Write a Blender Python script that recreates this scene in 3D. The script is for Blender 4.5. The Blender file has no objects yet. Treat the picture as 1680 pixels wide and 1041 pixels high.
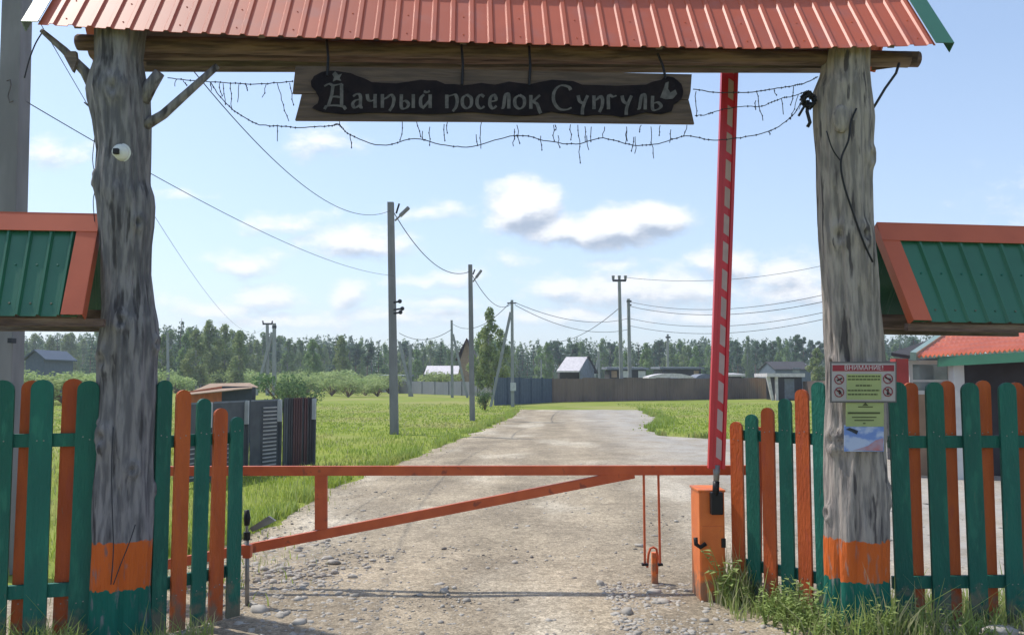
import bpy, math, random
import numpy as np
from mathutils import Vector, Matrix, noise as mnoise

S = bpy.context.scene
C = S.collection
R = math.radians
PI = math.pi
random.seed(7)
rng = np.random.default_rng(7)

# ------------------------------------------------------------------ camera
F = 1400.0; EYE = 1.7; TH = math.atan(101.5 / F)
cam = bpy.data.objects.new('camera', bpy.data.cameras.new('camera'))
C.objects.link(cam); S.camera = cam
cam.location = (0, 0, EYE); cam.rotation_euler = (PI / 2 + TH, 0, 0)
cam.data.sensor_width = 36; cam.data.lens = F / 1680 * 36
cam.data.clip_start = 0.05; cam.data.clip_end = 9000

def P(px, py, d):
    """point seen at photo pixel (px,py) at distance d ahead of the camera"""
    u = (px - 840) / F; v = (520.5 - py) / F
    y = math.cos(TH) - v * math.sin(TH); z = math.sin(TH) + v * math.cos(TH)
    s = d / y
    return Vector((u * s, d, EYE + z * s))
def GD(py):
    v = (520.5 - py) / F
    y = math.cos(TH) - v * math.sin(TH); z = math.sin(TH) + v * math.cos(TH)
    return EYE * y / -z
def G(px, py):
    p = P(px, py, GD(py)); p.z = 0
    return p

# ------------------------------------------------------------------ light
SUN = Vector((-0.54, 0.31, 1.0)).normalized()
sun = bpy.data.objects.new('sun', bpy.data.lights.new('sun', 'SUN'))
C.objects.link(sun)
sun.data.energy = 3.1; sun.data.angle = R(0.5); sun.data.color = (1.0, 0.95, 0.87)
sun.rotation_euler = (-SUN).to_track_quat('-Z', 'Y').to_euler()
S.view_settings.view_transform = 'Standard'; S.view_settings.look = 'None'
S.view_settings.gamma = 1; S.view_settings.exposure = 0.45

# ------------------------------------------------------------------ world: sky with clouds
W = bpy.data.worlds.new('World'); S.world = W; W.use_nodes = True
nt = W.node_tree; nt.nodes.clear()
def N(t, kind, **kw):
    n = t.nodes.new(kind)
    for k, v in kw.items(): setattr(n, k, v)
    return n
def mth(t, op, a, b=None, clamp=False):
    n = N(t, 'ShaderNodeMath', operation=op, use_clamp=clamp)
    for i, v in enumerate((a, b)):
        if v is None: continue
        if isinstance(v, (int, float)): n.inputs[i].default_value = v
        else: t.links.new(v, n.inputs[i])
    return n.outputs[0]
def vmt(t, op, a, b=None):
    n = N(t, 'ShaderNodeVectorMath', operation=op)
    for i, v in enumerate((a, b)):
        if v is None: continue
        if isinstance(v, (tuple, list)): n.inputs[i].default_value = v
        else: t.links.new(v, n.inputs[i])
    return n
def maprange(t, v, a, b, c, d, smooth=True):
    n = N(t, 'ShaderNodeMapRange', interpolation_type='SMOOTHSTEP' if smooth else 'LINEAR')
    t.links.new(v, n.inputs[0])
    for i, q in zip((1, 2, 3, 4), (a, b, c, d)): n.inputs[i].default_value = q
    return n.outputs[0]
CLOUDS = [  # photo x, y, half width, half height, strength
    (858, 340, 52, 32, 1.9), (1000, 374, 98, 24, 1.7), (1062, 358, 62, 24, 1.8), (930, 374, 66, 22, 1.5),
    (585, 395, 75, 22, 1.1), (620, 405, 50, 14, .8), (475, 364, 66, 15, .75), (402, 428, 58, 18, .95),
    (85, 252, 70, 20, .75), (528, 236, 52, 19, .7), (705, 342, 60, 12, .65), (742, 456, 42, 15, .95),
    (690, 462, 60, 10, .7), (580, 477, 32, 19, 1.0), (435, 492, 46, 18, .95), (832, 429, 34, 11, .7), (912, 472, 44, 18, 1.0),
    (1010, 478, 90, 28, 1.05), (1120, 475, 90, 26, 1.0), (1190, 430, 50, 20, 1.0), (1295, 446, 75, 26, 1.05),
    (1310, 480, 110, 22, .95), (1020, 432, 44, 12, .6), (350, 506, 70, 13, .85), (640, 520, 130, 12, .7),
    (290, 318, 50, 8, .5), (930, 520, 150, 14, .75), (470, 525, 150, 12, .7), (1150, 522, 150, 14, .7), (720, 500, 80, 9, .6),
    (-150, 420, 160, 50, .9), (1900, 350, 200, 60, .9), (1850, 500, 200, 30, .9), (-200, 120, 150, 40, .8)]
grp = bpy.data.node_groups.new('cloud_density', 'ShaderNodeTree')
grp.interface.new_socket('uv', in_out='INPUT', socket_type='NodeSocketVector')
grp.interface.new_socket('d', in_out='OUTPUT', socket_type='NodeSocketFloat'); grp.interface.new_socket('raw', in_out='OUTPUT', socket_type='NodeSocketFloat')
gi = N(grp, 'NodeGroupInput'); go = N(grp, 'NodeGroupOutput')
warp = N(grp, 'ShaderNodeTexNoise'); warp.inputs['Scale'].default_value = 16; warp.inputs['Detail'].default_value = 3
grp.links.new(gi.outputs[0], warp.inputs['Vector'])
wv = vmt(grp, 'SUBTRACT', warp.outputs['Color'], (.5, .5, .5))
wv = vmt(grp, 'MULTIPLY', wv.outputs[0], (.05, .028, 0))
uvw = vmt(grp, 'ADD', gi.outputs[0], wv.outputs[0]).outputs[0]
acc = None
for (cx, cy, a, b, st) in CLOUDS:
    p = P(cx, cy, 1.0); a *= 1.65; b *= 1.75; st *= .95
    q = vmt(grp, 'SUBTRACT', uvw, (p.x, p.z - EYE, 0)).outputs[0]
    q = vmt(grp, 'MULTIPLY', q, (F / a, F / b, 0)).outputs[0]
    l = vmt(grp, 'LENGTH', q).outputs['Value']
    v = mth(grp, 'MULTIPLY', mth(grp, 'SUBTRACT', 1.0, l), st)
    acc = v if acc is None else mth(grp, 'MAXIMUM', acc, v)
mp = vmt(grp, 'MULTIPLY', gi.outputs[0], (1, 1.9, 1)).outputs[0]
nz = N(grp, 'ShaderNodeTexNoise'); nz.inputs['Scale'].default_value = 21; nz.inputs['Detail'].default_value = 9; nz.inputs['Roughness'].default_value = .66
grp.links.new(mp, nz.inputs['Vector'])
nn = mth(grp, 'MULTIPLY', mth(grp, 'SUBTRACT', nz.outputs[0], .5), 1.55)
mm = mth(grp, 'ADD', acc, nn)
mm = mth(grp, 'MINIMUM', mm, mth(grp, 'MULTIPLY', mth(grp, 'ADD', acc, .35), 3.0))
grp.links.new(maprange(grp, mm, 0.0, .80, 0, 1), go.inputs[0]); grp.links.new(mm, go.inputs[1])

tc = N(nt, 'ShaderNodeTexCoord')
sx = N(nt, 'ShaderNodeSeparateXYZ'); nt.links.new(tc.outputs['Generated'], sx.inputs[0])
yy = mth(nt, 'MAXIMUM', mth(nt, 'ABSOLUTE', sx.outputs[1]), .02)
uu = mth(nt, 'DIVIDE', sx.outputs[0], yy); ww = mth(nt, 'DIVIDE', sx.outputs[2], yy)
cb = N(nt, 'ShaderNodeCombineXYZ'); nt.links.new(uu, cb.inputs[0]); nt.links.new(ww, cb.inputs[1])
g1 = N(nt, 'ShaderNodeGroup', node_tree=grp); nt.links.new(cb.outputs[0], g1.inputs[0])
off = vmt(nt, 'ADD', cb.outputs[0], (-.004, .014, 0))
g2 = N(nt, 'ShaderNodeGroup', node_tree=grp); nt.links.new(off.outputs[0], g2.inputs[0])
lit = maprange(nt, mth(nt, 'SUBTRACT', g1.outputs[1], g2.outputs[1]), -.80, .38, 0, 1)
ccol = N(nt, 'ShaderNodeMix', data_type='RGBA'); nt.links.new(lit, ccol.inputs['Factor'])
ccol.inputs['A'].default_value = (.34, .40, .50, 1); ccol.inputs['B'].default_value = (.81, .82, .84, 1)
sky = N(nt, 'ShaderNodeTexSky', sky_type='NISHITA', sun_disc=False)
sky.sun_elevation = math.asin(SUN.z); sky.sun_rotation = math.atan2(SUN.x, SUN.y)
sky.air_density = 1.0; sky.dust_density = 1.0; sky.ozone_density = 1.3
bg1 = N(nt, 'ShaderNodeBackground'); nt.links.new(sky.outputs[0], bg1.inputs[0]); bg1.inputs[1].default_value = .15
bg2 = N(nt, 'ShaderNodeBackground'); nt.links.new(ccol.outputs['Result'], bg2.inputs[0]); bg2.inputs[1].default_value = 1.0
# thin high veil: whitens the sky a little everywhere, more towards the horizon
bg3 = N(nt, 'ShaderNodeBackground'); bg3.inputs[0].default_value = (.48, .585, .77, 1); bg3.inputs[1].default_value = 1.0
veil = maprange(nt, ww, 0.0, .42, .56, .22, False)
mxa = N(nt, 'ShaderNodeMixShader'); nt.links.new(veil, mxa.inputs[0]); nt.links.new(bg1.outputs[0], mxa.inputs[1]); nt.links.new(bg3.outputs[0], mxa.inputs[2])
mxb = N(nt, 'ShaderNodeMixShader'); dens = mth(nt, 'MULTIPLY', g1.outputs[0], .93)
nt.links.new(dens, mxb.inputs[0]); nt.links.new(mxa.outputs[0], mxb.inputs[1]); nt.links.new(bg2.outputs[0], mxb.inputs[2])
wo = N(nt, 'ShaderNodeOutputWorld'); nt.links.new(mxb.outputs[0], wo.inputs[0])

# ------------------------------------------------------------------ materials
def mat(name, col, col2=None, rough=.7, scale=4, stretch=(1, 1, 1), bump=0, bscale=None, spec=.3, metal=0, lo=.35, hi=.65,
        detail=5, trans=0, rand=0, col3=None, s3=1.0, lo3=.55, hi3=.7):
    m = bpy.data.materials.new(name); m.use_nodes = True
    t = m.node_tree; b = t.nodes['Principled BSDF']
    b.inputs['Roughness'].default_value = rough; b.inputs['Metallic'].default_value = metal
    b.inputs['Specular IOR Level'].default_value = spec
    tcn = N(t, 'ShaderNodeTexCoord'); vec = vmt(t, 'MULTIPLY', tcn.outputs['Object'], stretch).outputs[0]
    if col2 is None: col2 = tuple(c * .8 for c in col)
    nz = N(t, 'ShaderNodeTexNoise'); nz.inputs['Scale'].default_value = scale; nz.inputs['Detail'].default_value = detail
    t.links.new(vec, nz.inputs['Vector'])
    fac = maprange(t, nz.outputs[0], lo, hi, 0, 1)
    mx = N(t, 'ShaderNodeMix', data_type='RGBA'); t.links.new(fac, mx.inputs['Factor'])
    mx.inputs['A'].default_value = (*col, 1); mx.inputs['B'].default_value = (*col2, 1)
    out = mx.outputs['Result']
    if col3 is not None:
        n3 = N(t, 'ShaderNodeTexNoise'); n3.inputs['Scale'].default_value = s3; n3.inputs['Detail'].default_value = 6
        t.links.new(vec, n3.inputs['Vector'])
        m3 = N(t, 'ShaderNodeMix', data_type='RGBA'); t.links.new(maprange(t, n3.outputs[0], lo3, hi3, 0, 1), m3.inputs['Factor'])
        t.links.new(out, m3.inputs['A']); m3.inputs['B'].default_value = (*col3, 1)
        out = m3.outputs['Result']
    if rand:
        oi = N(t, 'ShaderNodeObjectInfo'); hs = N(t, 'ShaderNodeHueSaturation')
        t.links.new(out, hs.inputs['Color']); t.links.new(maprange(t, oi.outputs['Random'], 0, 1, 1 - rand, 1 + rand, False), hs.inputs['Value'])
        hs.inputs['Hue'].default_value = .5
        t.links.new(maprange(t, oi.outputs['Random'], 0, 1, .5 - rand * .04, .5 + rand * .04, False), hs.inputs['Hue'])
        out = hs.outputs[0]
    t.links.new(out, b.inputs['Base Color'])
    if bump:
        nb = N(t, 'ShaderNodeTexNoise'); nb.inputs['Scale'].default_value = bscale or scale * 2; nb.inputs['Detail'].default_value = 6
        t.links.new(vec, nb.inputs['Vector'])
        bp = N(t, 'ShaderNodeBump'); bp.inputs['Strength'].default_value = bump; bp.inputs['Distance'].default_value = .02
        t.links.new(nb.outputs[0], bp.inputs['Height']); t.links.new(bp.outputs[0], b.inputs['Normal'])
    if trans:
        tr = N(t, 'ShaderNodeBsdfTranslucent'); t.links.new(out, tr.inputs[0])
        ms = N(t, 'ShaderNodeMixShader'); ms.inputs[0].default_value = trans
        t.links.new(b.outputs[0], ms.inputs[1]); t.links.new(tr.outputs[0], ms.inputs[2])
        t.links.new(ms.outputs[0], t.nodes['Material Output'].inputs[0])
    return m

M = {}
M['log'] = mat('weathered_log', (.25, .235, .245), (.13, .125, .138), rough=.9, scale=6, stretch=(5, 5, .75), bump=1.0, bscale=9, lo=.38, hi=.62, detail=9,
               col3=(.058, .054, .060), s3=3.6, lo3=.55, hi3=.68)
M['log_light'] = mat('sunbleached_log', (.37, .322, .288), (.20, .178, .168), rough=.9, scale=6, stretch=(5, 5, .70), bump=1.0, bscale=9, lo=.38, hi=.64, detail=9,
               col3=(.085, .074, .075), s3=3.4, lo3=.58, hi3=.66)
M['timber'] = mat('rough_timber', (.20, .13, .105), (.085, .055, .048), rough=.9, scale=6, stretch=(.5, 5, 5), bump=.8, col3=(.27, .20, .16), s3=1.4)
M['board'] = mat('grey_board', (.22, .175, .155), (.13, .102, .095), rough=.85, scale=7, stretch=(.4, 6, 6), bump=.5)
M['sign_board'] = mat('sign_board_wood', (.125, .086, .068), (.078, .055, .046), rough=.8, scale=7, stretch=(.4, 6, 6), bump=.4)
M['plaque'] = mat('charred_plaque', (.016, .011, .013), (.008, .006, .009), rough=.85, scale=9, bump=.3, spec=.12)
M['letter'] = mat('pewter_lettering', (.125, .115, .113), (.075, .07, .07), rough=.6, scale=30)
M['red'] = mat('red_roof_metal', (.52, .112, .052), (.44, .092, .043), rough=.48, scale=1.5, spec=.45, col3=(.44, .12, .08), s3=5, lo3=.50, hi3=.75)
M['zinc'] = mat('pale_green_trim', (.22, .30, .26), (.18, .26, .22), rough=.4, scale=3, spec=.5)
M['green_metal'] = mat('green_roof_metal', (.030, .15, .085), (.024, .125, .07), rough=.34, scale=2, spec=.6)
M['trim_orange'] = mat('orange_roof_trim', (.54, .112, .045), (.47, .095, .038), rough=.38, scale=2.5, spec=.5)
M['green'] = mat('green_fence_paint', (.010, .130, .092), (.008, .105, .078), rough=.55, scale=3, stretch=(3, 3, .8), bump=.5, bscale=26, col3=(.02, .16, .11), s3=5, rand=.12)
M['orange'] = mat('orange_fence_paint', (.50, .10, .022), (.40, .075, .018), rough=.55, scale=3, stretch=(3, 3, .8), bump=.5, bscale=26, col3=(.42, .08, .03), s3=5, rand=.10)
M['gate_paint'] = mat('orange_gate_paint', (.55, .118, .042), (.47, .093, .035), rough=.45, scale=6, col3=(.28, .07, .04), s3=11, lo3=.62, hi3=.7)
M['box_paint'] = mat('orange_housing_paint', (.74, .19, .045), (.66, .155, .038), rough=.4, scale=7, col3=(.50, .16, .09), s3=4, lo3=.58, hi3=.7)
M['boom_red'] = mat('red_boom_paint', (.64, .028, .048), (.55, .023, .04), rough=.35, scale=3, spec=.5)
M['boom_white'] = mat('white_boom_patch', (.52, .37, .37), (.44, .31, .31), rough=.5, scale=8)
M['black'] = mat('black_plastic', (.012, .012, .014), rough=.45, scale=10)
M['wire'] = mat('dark_wire', (.03, .034, .045), rough=.6, scale=10)
M['steel'] = mat('galvanised_steel', (.30, .29, .28), (.22, .21, .20), rough=.45, scale=12, metal=.5, spec=.5)
M['white'] = mat('white_plastic', (.72, .72, .70), (.64, .64, .63), rough=.4, scale=8)
M['concrete'] = mat('pole_concrete', (.235, .235, .245), (.19, .19, .20), rough=.85, scale=3, stretch=(2, 2, .5), bump=.3)
M['concrete_far'] = mat('pole_concrete_pale', (.30, .31, .31), (.25, .255, .26), rough=.85, scale=2)
M['sign_red'] = mat('sign_red', (.30, .035, .05), rough=.5); M['sign_grey'] = mat('sign_pale', (.42, .38, .38), (.36, .33, .33), rough=.5)
M['sign_frame'] = mat('sign_frame', (.13, .12, .12), rough=.5); M['sign_green'] = mat('notice_green', (.36, .40, .17), (.31, .36, .16), rough=.6, scale=6)
M['sign_ink'] = mat('sign_ink', (.08, .09, .04), rough=.6); M['sign_text'] = mat('sign_white_text', (.62, .55, .56), rough=.6)
M['poster'] = mat('poster_blue', (.16, .25, .55), (.42, .48, .66), rough=.5, scale=9, stretch=(1, 1, 1.6), lo=.42, hi=.58)
M['poster_red'] = mat('poster_red', (.45, .16, .17), (.38, .28, .36), rough=.5, scale=14)
M['slate'] = mat('slate_slat', (.085, .095, .11), (.065, .072, .088), rough=.5, scale=4)
M['slat_pale'] = mat('pale_slat', (.42, .41, .42), rough=.5); M['post_pale'] = mat('pale_post', (.55, .56, .58), rough=.5)
M['maroon'] = mat('maroon_sheet', (.105, .045, .05), (.085, .035, .04), rough=.45); M['dark_sheet'] = mat('dark_sheet', (.04, .04, .05), rough=.45)
M['navy'] = mat('navy_sheet', (.022, .040, .065), (.018, .032, .054), rough=.5)
M['bluefence'] = mat('slate_blue_sheet', (.075, .105, .155), (.06, .085, .13), rough=.5)
M['brownfence'] = mat('brown_sheet', (.20, .145, .12), (.12, .092, .082), rough=.7, scale=.35, col3=(.36, .20, .12), s3=.12, lo3=.52, hi3=.6)
M['greyfence'] = mat('grey_sheet', (.20, .21, .23), (.17, .18, .20), rough=.6, scale=.4)
M['shed_orange'] = mat('shed_orange', (.55, .17, .075), (.46, .14, .065), rough=.7)
M['house_white'] = mat('house_white', (.60, .60, .58), (.5, .5, .5), rough=.7); M['roof_white'] = mat('roof_white', (.66, .62, .62), rough=.5)
M['house_dark'] = mat('house_dark', (.055, .052, .055), rough=.8); M['house_grey'] = mat('house_grey', (.20, .22, .26), rough=.7)
M['house_blue'] = mat('house_blue', (.10, .125, .165), (.085, .11, .15), rough=.6)
M['house_tan'] = mat('house_tan', (.36, .25, .17), rough=.8); M['house_maroon'] = mat('house_maroon', (.09, .03, .035), rough=.6)
M['tile'] = mat('orange_tile', (.72, .22, .10), (.62, .17, .075), rough=.45, scale=3, spec=.4)
M['glass'] = mat('window_glass', (.12, .16, .17), (.2, .24, .25), rough=.1, spec=.8)
M['red_post'] = mat('red_column', (.35, .045, .04), rough=.5)
M['grass_ground'] = mat('grass_ground', (.235, .27, .05), (.18, .23, .042), rough=.95, scale=.8, bump=.6, bscale=9, col3=(.27, .27, .09), s3=.11, lo3=.45, hi3=.65, spec=.1)
M['road'] = mat('gravel_road', (.39, .325, .235), (.315, .262, .192), rough=.95, scale=1.3, stretch=(1, .45, 1), bump=.9, bscale=16, spec=.1, lo=.35, hi=.68,
                col3=(.48, .42, .325), s3=.55, lo3=.5, hi3=.66, detail=9)
def pebbled(m):
    t = m.node_tree; b = t.nodes['Principled BSDF']; src = b.inputs['Base Color'].links[0].from_socket; nrm_ = b.inputs['Normal'].links[0].from_node
    tcn = N(t, 'ShaderNodeTexCoord'); prev = src; hsum = nrm_.inputs['Height'].links[0].from_socket
    for sc_, amt in ((95, .30), (38, .24), (14, .12)):
        vo = N(t, 'ShaderNodeTexVoronoi'); vo.inputs['Scale'].default_value = sc_; t.links.new(tcn.outputs['Object'], vo.inputs['Vector'])
        sp = N(t, 'ShaderNodeSeparateColor'); t.links.new(vo.outputs['Color'], sp.inputs[0])
        hs = N(t, 'ShaderNodeHueSaturation'); t.links.new(prev, hs.inputs['Color']); t.links.new(maprange(t, sp.outputs[0], 0, 1, 1 - amt, 1 + amt * .8, False), hs.inputs['Value']); prev = hs.outputs[0]
        hsum = mth(t, 'ADD', hsum, mth(t, 'MULTIPLY', mth(t, 'SUBTRACT', sp.outputs[1], vo.outputs['Distance']), .5 if sc_ > 20 else .2))
    # two worn wheel tracks and uneven lighter and darker mottling
    sp = N(t, 'ShaderNodeSeparateXYZ'); t.links.new(tcn.outputs['Object'], sp.inputs[0])
    nz = N(t, 'ShaderNodeTexNoise'); nz.inputs['Scale'].default_value = .35; nz.inputs['Detail'].default_value = 5; t.links.new(tcn.outputs['Object'], nz.inputs['Vector'])
    xx = mth(t, 'ADD', mth(t, 'SUBTRACT', sp.outputs[0], mth(t, 'MULTIPLY', sp.outputs[1], .075)), mth(t, 'MULTIPLY', mth(t, 'SUBTRACT', nz.outputs[0], .5), 1.6))
    tr = mth(t, 'COSINE', mth(t, 'MULTIPLY', xx, 3.9)); hs = N(t, 'ShaderNodeHueSaturation'); t.links.new(prev, hs.inputs['Color'])
    t.links.new(maprange(t, tr, -1, 1, .90, 1.08), hs.inputs['Value']); prev = hs.outputs[0]
    n2 = N(t, 'ShaderNodeTexNoise'); n2.inputs['Scale'].default_value = 1.1; n2.inputs['Detail'].default_value = 9; n2.inputs['Roughness'].default_value = .7; t.links.new(tcn.outputs['Object'], n2.inputs['Vector'])
    hs = N(t, 'ShaderNodeHueSaturation'); t.links.new(prev, hs.inputs['Color']); t.links.new(maprange(t, n2.outputs[0], .35, .68, .84, 1.10), hs.inputs['Value'])
    # greyer gravel on the right-hand yard
    mg = N(t, 'ShaderNodeMix', data_type='RGBA'); t.links.new(hs.outputs[0], mg.inputs['A']); mg.inputs['B'].default_value = (.38, .37, .35, 1)
    t.links.new(mth(t, 'MULTIPLY', maprange(t, sp.outputs[0], 1.5, 4.5, 0, 1), maprange(t, n2.outputs[0], .3, .65, .2, .75)), mg.inputs['Factor'])
    t.links.new(mg.outputs['Result'], b.inputs['Base Color']); t.links.new(hsum, nrm_.inputs['Height']); nrm_.inputs['Distance'].default_value = .006; nrm_.inputs['Strength'].default_value = .6
pebbled(M['road'])
M['stone'] = mat('gravel_stone', (.44, .41, .36), (.33, .30, .26), rough=.9, scale=9, spec=.15, rand=0)
M['stone_dark'] = mat('gravel_stone_dark', (.22, .20, .175), (.17, .155, .14), rough=.9, scale=9, spec=.15)
M['blade'] = mat('grass_blade', (.38, .46, .08), (.27, .36, .065), rough=.7, scale=.5, trans=.45, spec=.15, col3=(.42, .39, .16), s3=.22, lo3=.5, hi3=.68)
M['blade_fg'] = mat('tall_grass_blade', (.38, .47, .15), (.28, .37, .11), rough=.65, scale=2.5, trans=.55, spec=.2, col3=(.46, .48, .24), s3=5, lo3=.58, hi3=.7)
M['straw'] = mat('dry_straw', (.48, .46, .27), (.36, .37, .19), rough=.8, scale=3, trans=.4)
M['weed'] = mat('weed_leaf', (.40, .50, .19), (.30, .40, .13), rough=.6, scale=6, trans=.5, rand=.15)
def leafm(n, a, b): return mat(n, a, b, rough=.75, scale=.45, trans=.4, spec=.15, rand=.16, lo=.4, hi=.6)
M['birch_leaf'] = leafm('birch_leaf', (0.254, 0.347, 0.129), (0.170, 0.255, 0.096))
M['aspen_leaf'] = leafm('aspen_leaf', (0.326, 0.381, 0.156), (0.206, 0.277, 0.110))
M['pine_leaf'] = leafm('pine_needle', (0.126, 0.197, 0.107), (0.083, 0.139, 0.081))
M['spruce_leaf'] = leafm('spruce_needle', (0.097, 0.166, 0.085), (0.062, 0.116, 0.066))
M['willow_leaf'] = leafm('willow_leaf', (0.411, 0.496, 0.211), (0.290, 0.381, 0.147))
M['bush_leaf'] = leafm('dark_bush_leaf', (0.131, 0.201, 0.088), (0.088, 0.149, 0.070))
M['bark_birch'] = mat('birch_bark', (.45, .44, .40), (.16, .15, .14), rough=.8, scale=3, stretch=(1, 1, 4))
M['bark_pine'] = mat('pine_bark', (.22, .13, .085), (.13, .09, .07), rough=.9, scale=2)

def painted(base, z1, z2, name):
    m = M[base].copy(); m.name = name; t = m.node_tree; b = t.nodes['Principled BSDF']; src = b.inputs['Base Color'].links[0].from_socket
    tcn = N(t, 'ShaderNodeTexCoord'); sp = N(t, 'ShaderNodeSeparateXYZ'); t.links.new(tcn.outputs['Object'], sp.inputs[0])
    nz = N(t, 'ShaderNodeTexNoise'); nz.inputs['Scale'].default_value = 22; t.links.new(tcn.outputs['Object'], nz.inputs['Vector'])
    z = mth(t, 'ADD', sp.outputs[2], mth(t, 'MULTIPLY', mth(t, 'SUBTRACT', nz.outputs[0], .5), .075))
    ng = N(t, 'ShaderNodeTexNoise'); ng.inputs['Scale'].default_value = 9; ng.inputs['Detail'].default_value = 6; t.links.new(vmt(t, 'MULTIPLY', tcn.outputs['Object'], (3, 3, .8)).outputs[0], ng.inputs['Vector'])
    wear = maprange(t, ng.outputs[0], .54, .72, 0, .75)
    def mixc(f, a, bb):
        x = N(t, 'ShaderNodeMix', data_type='RGBA')
        if isinstance(f, float): x.inputs['Factor'].default_value = f
        else: t.links.new(f, x.inputs['Factor'])
        for k, v in (('A', a), ('B', bb)):
            if isinstance(v, tuple): x.inputs[k].default_value = v
            else: t.links.new(v, x.inputs[k])
        return x.outputs['Result']
    paint = mixc(maprange(t, z, z1 - .004, z1 + .004, 0, 1), (.010, .135, .098, 1), (.60, .125, .022, 1))
    paint = mixc(wear, paint, src)
    t.links.new(mixc(maprange(t, z, z2 - .006, z2 + .006, 0, 1), paint, src), b.inputs['Base Color'])
    return m

def dirty(m):
    t = m.node_tree; b = t.nodes['Principled BSDF']; src = b.inputs['Base Color'].links[0].from_socket
    tcn = N(t, 'ShaderNodeTexCoord'); sp = N(t, 'ShaderNodeSeparateXYZ'); t.links.new(tcn.outputs['Object'], sp.inputs[0])
    nz = N(t, 'ShaderNodeTexNoise'); nz.inputs['Scale'].default_value = 14; nz.inputs['Detail'].default_value = 8; t.links.new(tcn.outputs['Object'], nz.inputs['Vector'])
    a = mth(t, 'SUBTRACT', mth(t, 'MULTIPLY', nz.outputs[0], 1.3), mth(t, 'MULTIPLY', sp.outputs[2], 1.7))
    mx = N(t, 'ShaderNodeMix', data_type='RGBA'); t.links.new(maprange(t, a, .22, .55, 0, .75), mx.inputs['Factor']); t.links.new(src, mx.inputs['A']); mx.inputs['B'].default_value = (.17, .14, .10, 1)
    n2 = N(t, 'ShaderNodeTexNoise'); n2.inputs['Scale'].default_value = 7; n2.inputs['Detail'].default_value = 10; n2.inputs['Roughness'].default_value = .75
    t.links.new(vmt(t, 'MULTIPLY', tcn.outputs['Object'], (4, 4, .7)).outputs[0], n2.inputs['Vector'])
    m2 = N(t, 'ShaderNodeMix', data_type='RGBA'); t.links.new(maprange(t, n2.outputs[0], .60, .70, 0, .55), m2.inputs['Factor']); t.links.new(mx.outputs['Result'], m2.inputs['A']); m2.inputs['B'].default_value = (.16, .12, .09, 1)
    t.links.new(m2.outputs['Result'], b.inputs['Base Color'])
for q in ('green', 'orange', 'box_paint'): dirty(M[q])

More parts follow.
